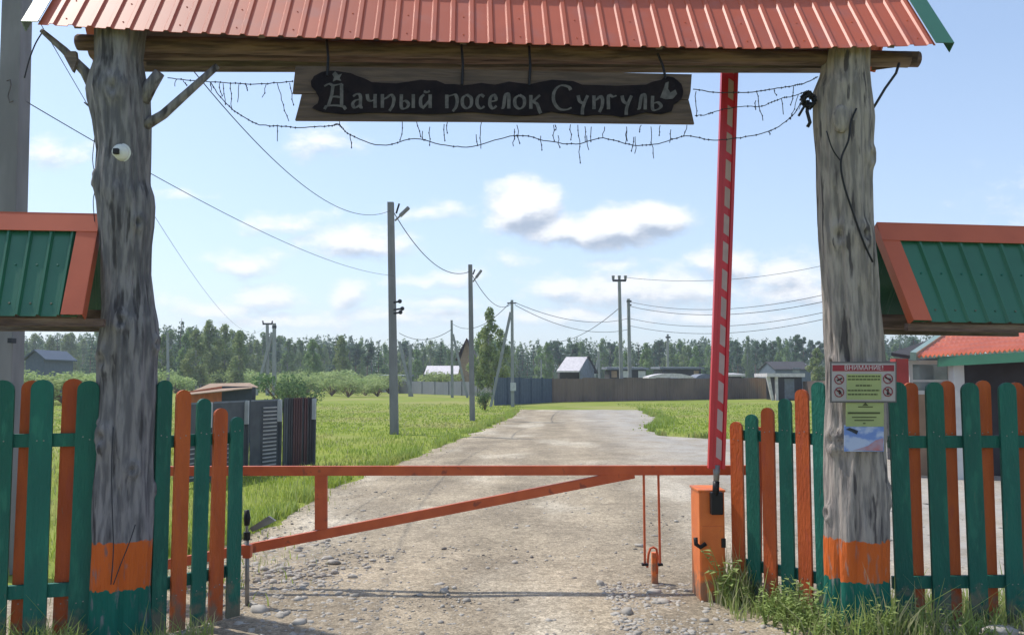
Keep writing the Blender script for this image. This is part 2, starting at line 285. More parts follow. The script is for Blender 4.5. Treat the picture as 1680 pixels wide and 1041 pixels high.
# ------------------------------------------------------------------ mesh helpers
ORG = {}
def tag(o, label=None, cat=None, group=None, kind=None):
    if label: o['label'] = label
    if cat: o['category'] = cat
    if group: o['group'] = group
    if kind: o['kind'] = kind
    return o
def thing(name, loc, label, cat, group=None):
    o = bpy.data.objects.new(name, None); C.objects.link(o); o.location = loc; o.empty_display_size = .1
    ORG[o] = Vector(loc)
    return tag(o, label, cat, group)
class MB:
    def __init__(s): s.v = []; s.f = []; s.m = []; s.mi = 0
    def add(s, vs, fs):
        k = len(s.v); s.v += [Vector(a) for a in vs]; s.f += [tuple(i + k for i in f) for f in fs]; s.m += [s.mi] * len(fs)
        return s
    def hexa(s, p):   # 8 points: bottom ring 0-3, top ring 4-7
        return s.add(p, [(3, 2, 1, 0), (4, 5, 6, 7), (0, 1, 5, 4), (1, 2, 6, 5), (2, 3, 7, 6), (3, 0, 4, 7)])
    def box(s, x0, x1, y0, y1, z0, z1):
        return s.hexa([(x0, y0, z0), (x1, y0, z0), (x1, y1, z0), (x0, y1, z0), (x0, y0, z1), (x1, y0, z1), (x1, y1, z1), (x0, y1, z1)])
    def beam(s, a, b, w, h, side=None, off=0):   # rectangular bar; w along side, h across
        a = Vector(a); b = Vector(b); d = (b - a).normalized()
        sd = Vector(side) if side is not None else Vector((0, 1, 0))
        sd = (sd - d * sd.dot(d)).normalized(); up = d.cross(sd)
        q = [(-w / 2, -h / 2), (w / 2, -h / 2), (w / 2, h / 2), (-w / 2, h / 2)]
        return s.hexa([a + sd * i + up * j for i, j in q] + [b + sd * i + up * j for i, j in q])
    def tube(s, pts, r, n=8, cap=True):
        pts = [Vector(p) for p in pts]; rs = r if isinstance(r, (list, tuple)) else [r] * len(pts)
        vs = []; fs = []; ref = None
        for i, p in enumerate(pts):
            d = (pts[min(i + 1, len(pts) - 1)] - pts[max(i - 1, 0)]).normalized()
            if ref is None: ref = Vector((0, 0, 1)) if abs(d.z) < .9 else Vector((1, 0, 0))
            a = (ref - d * ref.dot(d)).normalized(); b = d.cross(a); ref = a
            for k in range(n):
                t = 2 * PI * k / n; vs.append(p + (a * math.cos(t) + b * math.sin(t)) * rs[i])
        for i in range(len(pts) - 1):
            for k in range(n):
                fs.append((i * n + k, i * n + (k + 1) % n, (i + 1) * n + (k + 1) % n, (i + 1) * n + k))
        if cap: fs.append(tuple(range(n))[::-1]); fs.append(tuple((len(pts) - 1) * n + k for k in range(n)))
        return s.add(vs, fs)
    def prism(s, outline, ext):  # outline of 3d points, extruded by vector
        ext = Vector(ext); n = len(outline); a = [Vector(p) for p in outline]
        return s.add(a + [p + ext for p in a], [tuple(range(n)), tuple(range(2 * n - 1, n - 1, -1))] + [(i, i + n, (i + 1) % n + n, (i + 1) % n) for i in range(n)])
    def sheet(s, grid, th):  # grid[i][j] points; thickness vector
        th = Vector(th); R_ = len(grid); Cn = len(grid[0])
        a = [Vector(p) for row in grid for p in row]; n = len(a)
        fs = []
        for i in range(R_ - 1):
            for j in range(Cn - 1):
                q = (i * Cn + j, i * Cn + j + 1, (i + 1) * Cn + j + 1, (i + 1) * Cn + j)
                fs.append(q); fs.append(tuple(k + n for k in q[::-1]))
        edge = [j for j in range(Cn)] + [i * Cn + Cn - 1 for i in range(1, R_)] + [(R_ - 1) * Cn + j for j in range(Cn - 2, -1, -1)] + [i * Cn for i in range(R_ - 2, 0, -1)]
        for k in range(len(edge)):
            e0, e1 = edge[k], edge[(k + 1) % len(edge)]; fs.append((e0, e0 + n, e1 + n, e1))
        return s.add(a + [p + th for p in a], fs)
    def disc(s, c, nrm, r, th, n=24):
        c = Vector(c); nrm = Vector(nrm).normalized(); return s.tube([c, c + nrm * th], r, n)
    def sphere(s, c, r, n=12, sq=(1, 1, 1)):
        c = Vector(c); vs = [c + Vector((0, 0, -r * sq[2]))]; fs = []; m = n // 2
        for i in range(1, m):
            t = -PI / 2 + PI * i / m
            for k in range(n):
                a = 2 * PI * k / n; vs.append(c + Vector((r * sq[0] * math.cos(t) * math.cos(a), r * sq[1] * math.cos(t) * math.sin(a), r * sq[2] * math.sin(t))))
        vs.append(c + Vector((0, 0, r * sq[2]))); L = len(vs) - 1
        for k in range(n):
            fs.append((0, 1 + (k + 1) % n, 1 + k)); fs.append((L, 1 + (m - 2) * n + k, 1 + (m - 2) * n + (k + 1) % n))
            for i in range(m - 2):
                b = 1 + i * n; fs.append((b + k, b + (k + 1) % n, b + n + (k + 1) % n, b + n + k))
        return s.add(vs, fs)
    def build(s, name, mats, parent=None, loc=None, smooth=False, bevel=0):
        org = ORG[parent] if parent is not None else Vector(loc or (0, 0, 0))
        me = bpy.data.meshes.new(name)
        me.from_pydata([tuple(v - org) for v in s.v], [], s.f)
        for m_ in (mats if isinstance(mats, (list, tuple)) else [mats]): me.materials.append(m_)
        me.polygons.foreach_set('material_index', s.m)
        if smooth: me.polygons.foreach_set('use_smooth', [True] * len(s.f))
        me.update()
        o = bpy.data.objects.new(name, me); C.objects.link(o)
        if parent is not None: o.parent = parent
        else: o.location = org
        ORG[o] = org
        if bevel:
            b = o.modifiers.new('bevel', 'BEVEL'); b.width = bevel; b.segments = 2; b.limit_method = 'ANGLE'
        return o
def npmesh(name, V, Fq, mats, loc=(0, 0, 0), parent=None, mi=None):
    """V (n,3) array, Fq (m,k) array of equal-sized faces"""
    me = bpy.data.meshes.new(name); m_, k = Fq.shape
    me.vertices.add(len(V)); me.vertices.foreach_set('co', (V - np.array(loc)).astype(np.float32).ravel())
    me.loops.add(m_ * k); me.loops.foreach_set('vertex_index', Fq.astype(np.int32).ravel())
    me.polygons.add(m_); me.polygons.foreach_set('loop_start', np.arange(0, m_ * k, k, dtype=np.int32))
    for q in (mats if isinstance(mats, (list, tuple)) else [mats]): me.materials.append(q)
    if mi is not None: me.polygons.foreach_set('material_index', mi.astype(np.int32))
    me.update(calc_edges=True); me.validate()
    o = bpy.data.objects.new(name, me); C.objects.link(o); o.location = loc
    if parent is not None: o.parent = parent; o.location = (0, 0, 0)
    ORG[o] = Vector(loc)
    return o
def copy_tree(o, parent=None):
    c = o.copy(); C.objects.link(c)
    if parent is not None: c.parent = parent
    for ch in o.children: copy_tree(ch, c)
    return c
def nz3(x, y, z): return mnoise.noise(Vector((x, y, z)))
def interp(xs, ys, x): return float(np.interp(x, xs, ys))

# ------------------------------------------------------------------ setting
g = MB().add([(-4000, -400, 0), (4000, -400, 0), (4000, 6000, 0), (-4000, 6000, 0)], [(0, 1, 2, 3)]).build('ground', M['grass_ground'])
tag(g, kind='structure')
LY = [3.0, 5.5, 6.3, 7.2, 8.0, 9.05, 11, 14.2, 19.3, 28.7, 40, 47.6]
LX = [-9, -9, -5.0, -3.7, -3.2, -2.85, -2.75, -2.75, -2.05, -1.0, .15, .5]
RY = [3.0, 21.5, 23.2, 24.6, 26.0, 30, 33, 36, 47.6]
RX = [22, 22, 10, 5.9, 4.5, 4.7, 5.5, 6.2, 7.1]
rows = []; y = 3.0
while y < 47.8:
    rows.append(y); y += max(.09, (y - 3) * .014)
vs = []; NC = 90
for y in rows:
    l = interp(LY, LX, y) + .28 * nz3(1.3, y * .9, 3) + .10 * nz3(5, y * 4, 1)
    r = interp(RY, RX, y) + .5 * nz3(9.3, y * .6, 3) + .15 * nz3(2, y * 3, 1)
    for j in range(NC + 1):
        t = j / NC; x = l + (r - l) * (t ** 1.35)
        e = min(1, (min(t, 1 - t)) * 12)
        vs.append((x, y, .006 + e * (.012 + .014 * nz3(x * .9, y * .9, 7) + .006 * nz3(x * 4, y * 4, 2))))
fs = [(i * (NC + 1) + j, i * (NC + 1) + j + 1, (i + 1) * (NC + 1) + j + 1, (i + 1) * (NC + 1) + j) for i in range(len(rows) - 1) for j in range(NC)]
road = MB().add(vs, fs).build('road', M['road'], smooth=True); tag(road, kind='structure')

# ------------------------------------------------------------------ gateway
def DG(px): return 5.65 + (px - 197) / 1203 * .30      # line of the posts
gw = thing('entrance_gateway', (0, 5.8, 0), 'rustic log gateway with two knobbly posts and a red corrugated roof', 'gateway')
def log_post(name, prof, d, bands, mats, seed, parent):
    """prof: (photo y, left x, right x)"""
    prof = sorted(prof); pts = []
    for (py, a, b) in prof:
        c = P((a + b) / 2, py, d); r = (P(b, py, d) - P(a, py, d)).length / 2
        pts.append((c.z, c.x, r))
    pts.sort(); zs = [q[0] for q in pts]; xs = [q[1] for q in pts]; rr = [q[2] for q in pts]
    z0 = -.05; z1 = zs[-1]; nr = 230; ns = 90
    kr = random.Random(int(seed * 10)); knots = [(kr.uniform(PI * .95, PI * 2.05), kr.uniform(.7, z1 - .3), kr.uniform(.035, .075)) for _ in range(11)]
    mb = MB(); vs = []
    for i in range(nr + 1):
        z = z0 + (z1 - z0) * i / nr; cx = interp(zs, xs, z); r = interp(zs, rr, z)
        for k in range(ns):
            a = 2 * PI * k / ns; ca, sa = math.cos(a), math.sin(a)
            n1 = nz3(ca * 1.1 + seed, sa * 1.1, z * 2.1) * .16
            n2 = nz3(ca * 4 + seed, sa * 4, z * 1.6) * .11
            n3 = nz3(ca * 12 + seed, sa * 12, z * 3.0) * .035
            crack = -max(0, .16 - abs(nz3(ca * 2.2 + seed * 3, sa * 2.2, z * .45))) * .55 if nz3(ca, sa, z * .6 + seed) > -.1 else 0
            kn = 0
            for (ka, kz, kr_) in knots:
                dd = math.hypot(((a - ka + PI) % (2 * PI) - PI) * r, (z - kz) * .8) / kr_
                if dd < 2.2: kn += (math.exp(-(dd - .75) ** 2 * 5) * .10 - (math.exp(-dd * dd * 9) * .14))
            q = r * (1 + n1 * (1 - abs(ca)) + n2 + n3 + crack * 1.25 + kn)
            vs.append((cx + ca * q, d + sa * q * .95, z))
    fs = []; 
    for i in range(nr):
        z = z0 + (z1 - z0) * (i + .5) / nr
        for k in range(ns):
            fs.append((i * ns + k, i * ns + (k + 1) % ns, (i + 1) * ns + (k + 1) % ns, (i + 1) * ns + k))
    mb.add(vs, fs)
    mb.add([vs[nr * ns + k] for k in range(ns)], [tuple(range(ns))])
    return mb.build(name, mats, parent, smooth=True)
LP = [(50, 158, 240), (100, 160, 232), (128, 152, 236), (150, 148, 242), (168, 150, 242), (200, 157, 243), (250, 162, 243), (300, 157, 243), (318, 158, 249), (335, 162, 251), (370, 165, 250),
      (400, 168, 247), (450, 169, 245), (500, 170, 250), (530, 169, 256), (560, 165, 257), (600, 164, 255), (650, 165, 255), (700, 163, 252), (800, 157, 250), (880, 155, 250), (960, 152, 247), (1060, 147, 245)]
RP = [(82, 1353, 1425), (100, 1350, 1425), (125, 1346, 1425), (150, 1337, 1427), (200, 1337, 1431), (250, 1341, 1428), (300, 1342, 1427), (350, 1345, 1430), (400, 1347, 1433), (450, 1350, 1437),
      (500, 1352, 1440), (550, 1355, 1445), (600, 1358, 1448), (700, 1357, 1450), (800, 1355, 1452), (880, 1356, 1455), (960, 1356, 1458), (1040, 1356, 1461)]
def zat(py, d): return P(840, py, d).z
dl, dr = DG(197), DG(1400)
pl = log_post('post', LP, dl, (zat(959, dl), zat(883, dl)), painted('log', zat(959, dl), zat(883, dl), 'painted_log'), 3.1, gw)
pl['label'] = 'dark weathered left post with forked branches and orange and green painted foot'
pr = log_post('post', RP, dr, (zat(946, dr), zat(881, dr)), painted('log_light', zat(946, dr), zat(881, dr), 'painted_light_log'), 8.7, gw)
pr['label'] = 'paler right post with its foot painted orange and green in tall grass'
# branch struts of the left post
for k, (pts, r0, r1) in enumerate([
        ([(238, 206, dl), (268, 188, dl), (310, 150, dl), (357, 108, dl + .02)], .036, .022),
        ([(232, 165, dl), (246, 142, dl), (262, 119, dl - .02)], .055, .035),
        ([(158, 150, dl), (140, 118, dl - .03), (105, 82, dl - .08), (68, 50, dl - .12)], .045, .016),
        ([(160, 165, dl), (148, 175, dl - .05), (138, 168, dl - .08)], .02, .004)]):
    n = len(pts); MB().tube([P(*q) for q in pts], [r0 + (r1 - r0) * i / (n - 1) for i in range(n)], 10).build('branch', M['log'], pl, smooth=True)
MB().prism([P(112, 84, dl - .1), P(124, 84, dl - .1), P(126, 100, dl - .1), P(119, 118, dl - .1), P(105, 92, dl - .1)], (0, .03, 0)).build('board_end', M['board'], gw)
# knot on the right post
MB().sphere(P(1380, 195, dr - .175), .062, 20, (1, .45, 1.6)).build('knot', M['log_light'], pr, smooth=True)
# timbers
def logbar(pts, r, name, m, seed=0, n=14):
    out = []
    P3 = [Vector(p) for p in pts]; mb = MB(); vs = []; K = 60; ns = n
    for i in range(K + 1):
        t = i / K * (len(P3) - 1); a = min(int(t), len(P3) - 2); p = P3[a].lerp(P3[a + 1], t - a)
        for k in range(ns):
            an = 2 * PI * k / ns; q = r * (1 + .12 * nz3(i * .12, seed, k * .1) + .10 * nz3(i * .4, math.cos(an) * 2 + seed, math.sin(an) * 2))
            vs.append((p.x, p.y + math.cos(an) * q, p.z + math.sin(an) * q))
    fs = [(i * ns + k, (i + 1) * ns + k, (i + 1) * ns + (k + 1) % ns, i * ns + (k + 1) % ns) for i in range(K) for k in range(ns)]
    mb.add(vs, fs + [tuple(range(ns)), tuple(K * ns + k for k in range(ns))[::-1]])
    return mb.build(name, m, gw, smooth=True)
logbar([P(128, 70, 5.70), P(500, 78, 5.75), P(900, 86, 5.82), P(1490, 98, 5.98)], .055, 'crossbeam', M['timber'], 2)
logbar([P(150, 84, 5.92), P(800, 92, 6.02), P(1507, 97, 6.16)], .055, 'crossbeam', M['timber'], 7)
b = MB(); b.hexa([P(240, 108, 5.96), P(1350, 112, 6.14), P(1350, 112, 6.17), P(240, 108, 5.99), P(240, 82, 5.96), P(1350, 90, 6.14), P(1350, 90, 6.17), P(240, 82, 5.99)])
b.build('fascia_board', M['board'], gw)
MB().hexa([P(1430, 116, 6.05), P(1504, 106, 6.05), P(1504, 106, 6.12), P(1430, 116, 6.12), P(1430, 92, 6.05), P(1508, 84, 6.05), P(1508, 84, 6.12), P(1430, 92, 6.12)]).build('beam_end', M['timber'], gw)
# roof
rf = None
EX = [62, 150, 250, 420, 640, 840, 1040, 1240, 1400, 1535]; EYp = [40, 45, 51, 59, 66, 72, 77, 80, 78, 74]
def DE(px): return 5.40 + (px - 62) / 1471 * .33
def eave(px): return P(px, interp(EX, EYp, px), DE(px))
A0, B0 = eave(62), eave(1535); L = (B0 - A0).length; along = (B0 - A0).normalized()
back = Vector((-along.y, along.x, 0)).normalized()
slope_dir = (back * .43 + Vector((0, 0, .60)))
nrm = (Vector((0, 0, 1)) * .43 - back * .60).normalized()
nr_ = 47; pitch = L / nr_
def wave(t):   # t in periods -> height
    t = t % 1
    if t < .55: return 0
    if t < .63: return (t - .55) / .08
    if t < .82: return 1
    if t < .90: return (.90 - t) / .08
    return 0
prof = sorted(set([round(k + q, 4) for k in range(nr_) for q in (0, .55, .63, .82, .90)] + [nr_]))
def rear_eave(px, e):
    q = e + back * .86; q.z = zat(116 + 2 * (px - 62) / 1473, q.y); return q
def roof_sheet(front):
    grid = []
    for r_ in (0, .33, .66, 1):
        row = []
        for s_ in prof:
            px = 62 + (1535 - 62) * s_ / nr_; e = eave(px)
            if front:
                q = e + slope_dir * r_ + nrm * wave(s_) * .012
            else:
                rd = e + slope_dir; re = rear_eave(px, e)
                n2 = Vector((0, 0, 1)) * .45 + back * .6
                q = re.lerp(rd, r_) + n2.normalized() * wave(s_) * .017
            row.append(q)
        grid.append(row)
    return grid
pn = MB().sheet(roof_sheet(True), nrm * -.004); pn.mi = 1
for k in range(1, nr_, 3):
    for r_ in (.12, .42):
        c_ = eave(62 + 1473 * (k + .28) / nr_) + slope_dir * r_; pn.tube([c_, c_ + nrm * .004], .005, 6)
rf = pn.build('roof_panel', [M['red'], M['gate_paint']], gw)
MB().sheet(roof_sheet(False), (0, 0, -.004)).build('roof_panel', M['red'], gw)
for k in range(5):   # boards nailed under the rear slope
    t0, t1 = k / 5 * .62 + .01, (k + 1) / 5 * .62 - .004
    def RB(pe, t_): return rear_eave(*pe).lerp(pe[1] + slope_dir, t_) - Vector((0, 0, .008)) - back * .010
    pa = [(95 + 350 * j, eave(95 + 350 * j)) for j in range(5)]
    g_ = [[RB(e, t0) for e in pa], [RB(e, t1) for e in pa]]
    MB().sheet(g_, (0, -.004, -.014)).build('soffit_board', M['board'], gw)
for px, m_, nm, w_, sgn in ((1535, 'green_metal', 'roof_trim', .125, 1), (62, 'zinc', 'roof_trim', .10, -1)):
    e = eave(px) + nrm * .022; o_ = along * sgn
    a = e - o_ * .012 - slope_dir * .015; 
    q = MB(); q.prism([a, a + o_ * w_, a + o_ * w_ + slope_dir * 1.02, a + slope_dir * 1.02], nrm * .006)
    q.prism([a + o_ * w_ + nrm * .006, a + o_ * (w_ + .004) + nrm * .006, a + o_ * (w_ + .004) - nrm * .07, a + o_ * w_ - nrm * .07], slope_dir * 1.02)
    q.build(nm, M[m_], gw)
q = MB().tube([A0 + slope_dir * 1.0 - along * .1, B0 + slope_dir * 1.0 + along * .1], .05, 10).build('ridge_cap', M['red'], gw, smooth=True)
# rafters / battens under the roof
for px in (110, 420, 760, 1090, 1480):
    e = eave(px); MB().beam(e + back * .09 + slope_dir * .10, e + slope_dir * .96 + back * .02 - Vector((0, 0, .05)), .045, .05, along).build('rafter', M['board'], gw)
    MB().beam(rear_eave(px, e) - back * .09 + Vector((0, 0, .02)), e + slope_dir * .96 + back * .04 - Vector((0, 0, .07)), .045, .05, along).build('rafter', M['board'], gw)

# ------------------------------------------------------------------ hanging sign
def DS(px): return 5.56 + (px - 480) / 655 * .18
def SP(px, py, o=0.0): return P(px, py, DS(px) - o)
sg = thing('hanging_sign', SP(810, 160), 'dark wooden name sign with pale old-style lettering hanging under the gateway beam', 'sign')
MB().prism([SP(485, 108), SP(1135, 122), SP(1133, 150), SP(1130, 163), SP(480, 153), SP(483, 125)], (0, .025, 0)).build('plank', M['sign_board'], sg)
MB().prism([SP(495, 154.5), SP(1130, 164.5), SP(1134, 180), SP(1139, 203), SP(800, 199), SP(484, 197), SP(490, 175)], (0, .025, 0)).build('plank', M['sign_board'], sg)
plq = [(515, 125), (528, 118), (548, 116), (575, 120), (596, 128), (610, 135), (650, 137), (690, 131), (716, 132), (730, 138), (760, 140), (790, 136), (812, 139), (835, 134), (870, 138), (905, 131), (940, 133), (955, 139), (1010, 141),
       (1060, 139), (1072, 134), (1085, 131), (1090, 126), (1105, 127), (1118, 138), (1121, 150), (1118, 162), (1105, 172), (1102, 182), (1085, 187), (1060, 184), (1040, 189), (1020, 192), (990, 188), (960, 190), (930, 186),
       (905, 183), (880, 189), (840, 189), (800, 186), (760, 184), (700, 187), (650, 186), (600, 185), (560, 187), (530, 184), (512, 177), (521, 170), (523, 160), (518, 150), (511, 142), (510, 133)]
fine = []
for i in range(len(plq)):
    a, b2 = plq[i], plq[(i + 1) % len(plq)]
    for t in (0, .5): fine.append(SP(a[0] + (b2[0] - a[0]) * t + 1.2 * nz3(i, t, 1), a[1] + (b2[1] - a[1]) * t + 1.6 * nz3(i, t, 5), .012))
MB().prism(fine, (0, .010, 0)).build('plaque', M['plaque'], sg)
# calligraphic glyphs: strokes in a 0..1 (width) by 0..1 (x-height) box, y up
GL = {
 'D': [[(.05, 1.55), (.25, 1.72), (.45, 1.62), (.80, 1.74)], [(.42, 1.62), (.36, .9), (.22, .12)], [(.78, 1.72), (.78, .1)], [(.1, .1), (.5, .16), (.92, .06)], [(.14, .12), (.06, -.12)], [(.86, .1), (.96, -.14)], [(.3, .75), (.5, .80), (.76, .74)]],
 'a': [[(.12, .82), (.45, 1.0), (.75, .86), (.75, .1), (.95, 0)], [(.75, .62), (.3, .52), (.08, .25), (.3, 0), (.72, .2)]],
 'ch': [[(.08, 1.0), (.16, .62), (.42, .5), (.8, .6)], [(.8, 1.0), (.8, 0)]],
 'n': [[(.14, 1.0), (.14, 0)], [(.14, .6), (.45, .75), (.72, .95), (.92, .70), (.86, .2), (.62, -.22)]],
 'y': [[(.1, 1.0), (.1, .05), (.4, 0), (.55, .28), (.36, .52), (.12, .45)], [(.85, 1.0), (.85, 0)]],
 'j': [[(.40, 1.0), (.16, .72), (.16, .2), (.42, 0)], [(.40, .1), (.85, .6)], [(.85, 1.0), (.85, 0)], [(.38, 1.22), (.62, 1.15), (.82, 1.26)]],
 'p': [[(.14, 1.0), (.14, 0)], [(.14, .85), (.5, .95), (.78, .98), (.92, .60), (.82, .1), (.58, -.22)]],
 'o': [[(.5, 1.0), (.12, .75), (.12, .25), (.5, 0), (.88, .25), (.88, .75), (.5, 1.0)]],
 's': [[(.88, .85), (.5, 1.0), (.14, .72), (.14, .28), (.5, 0), (.92, .16)]],
 'e': [[(.16, .5), (.84, .62), (.62, 1.0), (.2, .78), (.12, .3), (.45, 0), (.9, .2)]],
 'l': [[(.04, 0), (.25, .15), (.45, 1.0), (.78, 1.0), (.80, 0)], ],
 'k': [[(.14, 1.0), (.14, 0)], [(.85, 1.0), (.36, .55), (.62, .35), (.80, -.1), (.92, -.34)]],
 'S': [[(.92, 1.38), (.80, 1.62), (.40, 1.70), (.10, 1.25), (.08, .55), (.34, .02), (.70, -.05), (.96, .10)]],
 'u': [[(.08, 1.0), (.2, .6), (.48, .42)], [(.9, 1.0), (.62, .45), (.46, 0), (.44, -.40)]],
 'g': [[(.14, 0), (.14, 1.0), (.55, .92), (.92, 1.0)]],
 'b': [[(.14, 1.0), (.14, .05), (.55, 0), (.88, .25), (.6, .52), (.16, .45)]],
}
TXT = [('D', 530, 569, 0), ('a', 577, 596, 0), ('ch', 601, 619, 0), ('n', 624, 648, 0), ('y', 656, 682, 0), ('j', 687, 709, 0), ('p', 730, 752, 0), ('o', 757, 775, 0), ('s', 781, 796, 0), ('e', 802, 816, 0),
       ('l', 822, 838, 0), ('o', 843, 862, 0), ('k', 868, 889, 0), ('S', 906, 939, 0), ('u', 947, 966, 0), ('n', 972, 990, 0), ('g', 996, 1013, 0), ('u', 1019, 1038, 0), ('l', 1045, 1062, 0), ('b', 1068, 1087, 0)]
def smooth_line(pts, k=5):
    if len(pts) < 3: return [tuple(np.array(pts[0]) * (1 - t) + np.array(pts[1]) * t) for t in np.linspace(0, 1, 4)]
    out = []; p = [np.array(q, float) for q in pts]; p = [2 * p[0] - p[1]] + p + [2 * p[-1] - p[-2]]
    for i in range(1, len(p) - 2):
        for t in np.linspace(0, 1, k, endpoint=False):
            a, b_, c, d = p[i - 1:i + 3]
            out.append(.5 * ((2 * b_) + (-a + c) * t + (2 * a - 5 * b_ + 4 * c - d) * t * t + (-a + 3 * b_ - 3 * c + d) * t ** 3))
    out.append(p[-2]); return [tuple(q) for q in out]
lt = MB(); si = 0
for (gname, x0, x1, _) in TXT:
    if gname == 'p' or gname == 'S': lt.build('lettering', M['letter'], sg); lt = MB()
    base = 176.5 + (x0 - 530) / 558 * 3.5; xh = 22.5
    for st in GL[gname]:
        pp = smooth_line([(x0 + (x1 - x0) * a, base - xh * b_) for a, b_ in st]); n = len(pp)
        Lf = []; Rt = []
        for i in range(n):
            d = np.array(pp[min(i + 1, n - 1)]) - np.array(pp[max(i - 1, 0)]); d /= (np.linalg.norm(d) + 1e-6)
            w = 1.0 + 1.9 * abs(d[1] * .92 + d[0] * .25); nn_ = np.array((-d[1], d[0])) * w
            Lf.append(np.array(pp[i]) + nn_); Rt.append(np.array(pp[i]) - nn_)
        si += 1; o0 = .016 + .0005 * (si % 4); o1 = .0115
        vsg = [SP(q[0], q[1], o0) for q in Lf] + [SP(q[0], q[1], o0) for q in Rt] + [SP(q[0], q[1], o1) for q in Lf] + [SP(q[0], q[1], o1) for q in Rt]
        fsg = []
        for i in range(n - 1):
            fsg += [(i, i + 1, n + i + 1, n + i), (i, 2 * n + i, 2 * n + i + 1, i + 1), (n + i, n + i + 1, 3 * n + i + 1, 3 * n + i)]
        fsg += [(0, n, 3 * n, 2 * n), (n - 1, 3 * n - 1, 4 * n - 1, 2 * n - 1)]
        lt.add(vsg, fsg)
lt.build('lettering', M['letter'], sg)
# leaf ornament at the end of the words
MB().prism([SP(x, y_, .014) for x, y_ in [(1083, 160), (1088, 148), (1092, 136), (1097, 134), (1096, 146), (1100, 152), (1108, 147), (1111, 154), (1104, 162), (1092, 163)]], (0, .006, 0)).build('ornament', M['letter'], sg)
MB().prism([SP(x, y_, .014) for x, y_ in [(545, 122), (550, 117), (555, 123), (561, 121), (557, 128), (560, 133), (552, 131), (546, 134), (548, 127)]], (0, .006, 0)).build('ornament', M['letter'], sg)
for (xa, ya, xb, yb) in ((536, 66, 537, 124), (757, 74, 758, 139), (868, 76, 868, 140), (1079, 88, 1092, 128)):
    MB().tube([P(xa, ya, 5.60 + (xa - 480) / 655 * .15), SP((xa + xb) / 2 + 2, (ya + yb) / 2, .01), SP(xb, yb, .02)], .009, 6).build('hanger', M['black'], sg)

# ------------------------------------------------------------------ light strings
def cable(pts, r, name, m, label, cat, group=None, drops=(), n=5, bulbs=0):
    root = thing(name, pts[0], label, cat, group) if (drops or bulbs) else None
    mb = MB().tube(pts, r, n)
    if bulbs:
        for q in pts[1:]:
            if random.random() < bulbs: mb.sphere(q, .0055, 6, (1, 1, 1.6))
    if root is None:
        o = mb.build(name, m, None, loc=pts[0], smooth=True); return tag(o, label, cat, group)
    mb.build('wire', m, root, smooth=True)
    if drops:
        for dp in drops:
            dm = MB().tube(dp, r * .8, 4)
            for q in dp[1:]:
                if random.random() < bulbs: dm.sphere(q, .005, 6, (1, 1, 1.6))
            dm.build('drop_strand', m, root)
    return root
def dense(pxpts, dfun, k=8, jit=0):
    out = smooth_line(pxpts, k)
    return [P(x, y_ + (random.uniform(-jit, jit) if jit else 0), dfun(x)) for x, y_ in out]
DL = lambda x: 5.75 + (x - 197) / 1203 * .32
def mkdrops(spec, jit=2):
    out = []
    for (x, y0, L_, lean) in spec:
        pp = [(x, y0)]; k = max(3, int(L_ / 8))
        for i in range(1, k + 1): pp.append((x + lean * i / k + random.uniform(-jit, jit) * .8, y0 + L_ * i / k))
        out.append([P(a, b_, DL(a)) for a, b_ in pp])
    return out
cable(dense([(275, 128), (320, 133), (370, 136), (420, 138), (480, 134)], DL, 6, .6), .0032, 'light_string', M['wire'],
      'thin string of drop lights from left post to the sign\'s left end', 'string lights', None,
      mkdrops([(290, 130, 12, -4), (300, 131, 9, 6), (345, 135, 14, 3), (360, 137, 20, 4), (366, 137, 34, 4), (378, 137, 42, 2), (392, 138, 30, -3), (437, 138, 22, -6), (455, 137, 62, 18), (475, 136, 36, 6), (403, 138, 10, 3)]), bulbs=.5)
LX2 = random.Random(3); extra = [(LX2.uniform(560, 1120), LX2.uniform(203, 225), LX2.uniform(8, 30), LX2.uniform(-4, 4)) for _ in range(16)]
cable(dense([(345, 135), (362, 160), (385, 182), (420, 203), (455, 207), (500, 209), (545, 206), (556, 204), (575, 222), (625, 238), (680, 228), (730, 238), (775, 240), (848, 222), (900, 232), (945, 236), (990, 227), (1040, 238), (1080, 236), (1126, 223), (1170, 230), (1215, 226), (1265, 214), (1300, 190), (1318, 160)], DL, 6, .8), .0034, 'light_string', M['wire'],
      'long drooping string of drop lights sagging below the name sign', 'string lights', None,
      mkdrops([(455, 207, 25, 0), (556, 197, 10, 2), (574, 220, 22, 2), (660, 200, 30, -3), (683, 198, 26, 6), (734, 200, 18, 0), (790, 200, 44, -2), (848, 205, 30, 4), (845, 222, 18, -4), (908, 205, 26, 0), (948, 205, 62, 4), (970, 208, 24, 0), (992, 208, 18, -3), (1028, 208, 24, 2), (1068, 208, 52, 3), (1083, 206, 16, 0), (1127, 205, 18, -4), (1262, 214, 8, 0)] + extra), bulbs=.5)
cable(dense([(1137, 146), (1170, 151), (1220, 152), (1262, 147), (1300, 141), (1322, 136), (1342, 126)], DL, 6, .6), .0036, 'light_string', M['wire'],
      'upper string of drop lights between the sign and the right post', 'string lights', None,
      mkdrops([(1142, 150, 40, 0), (1241, 150, 48, 10), (1270, 146, 10, 4), (1282, 162, 26, 4), (1302, 142, 30, -4), (1240, 165, 14, 0)]), bulbs=.5)
cable(dense([(1140, 190), (1160, 188), (1180, 181), (1215, 175), (1250, 174), (1280, 162), (1300, 158), (1322, 150)], DL, 6, .6), .0030, 'light_string', M['wire'],
      'thin middle string of lights running from sign to bundle on the right post', 'string lights', None,
      mkdrops([(1310, 155, 40, -12), (1322, 150, 30, -10)]), bulbs=.4)
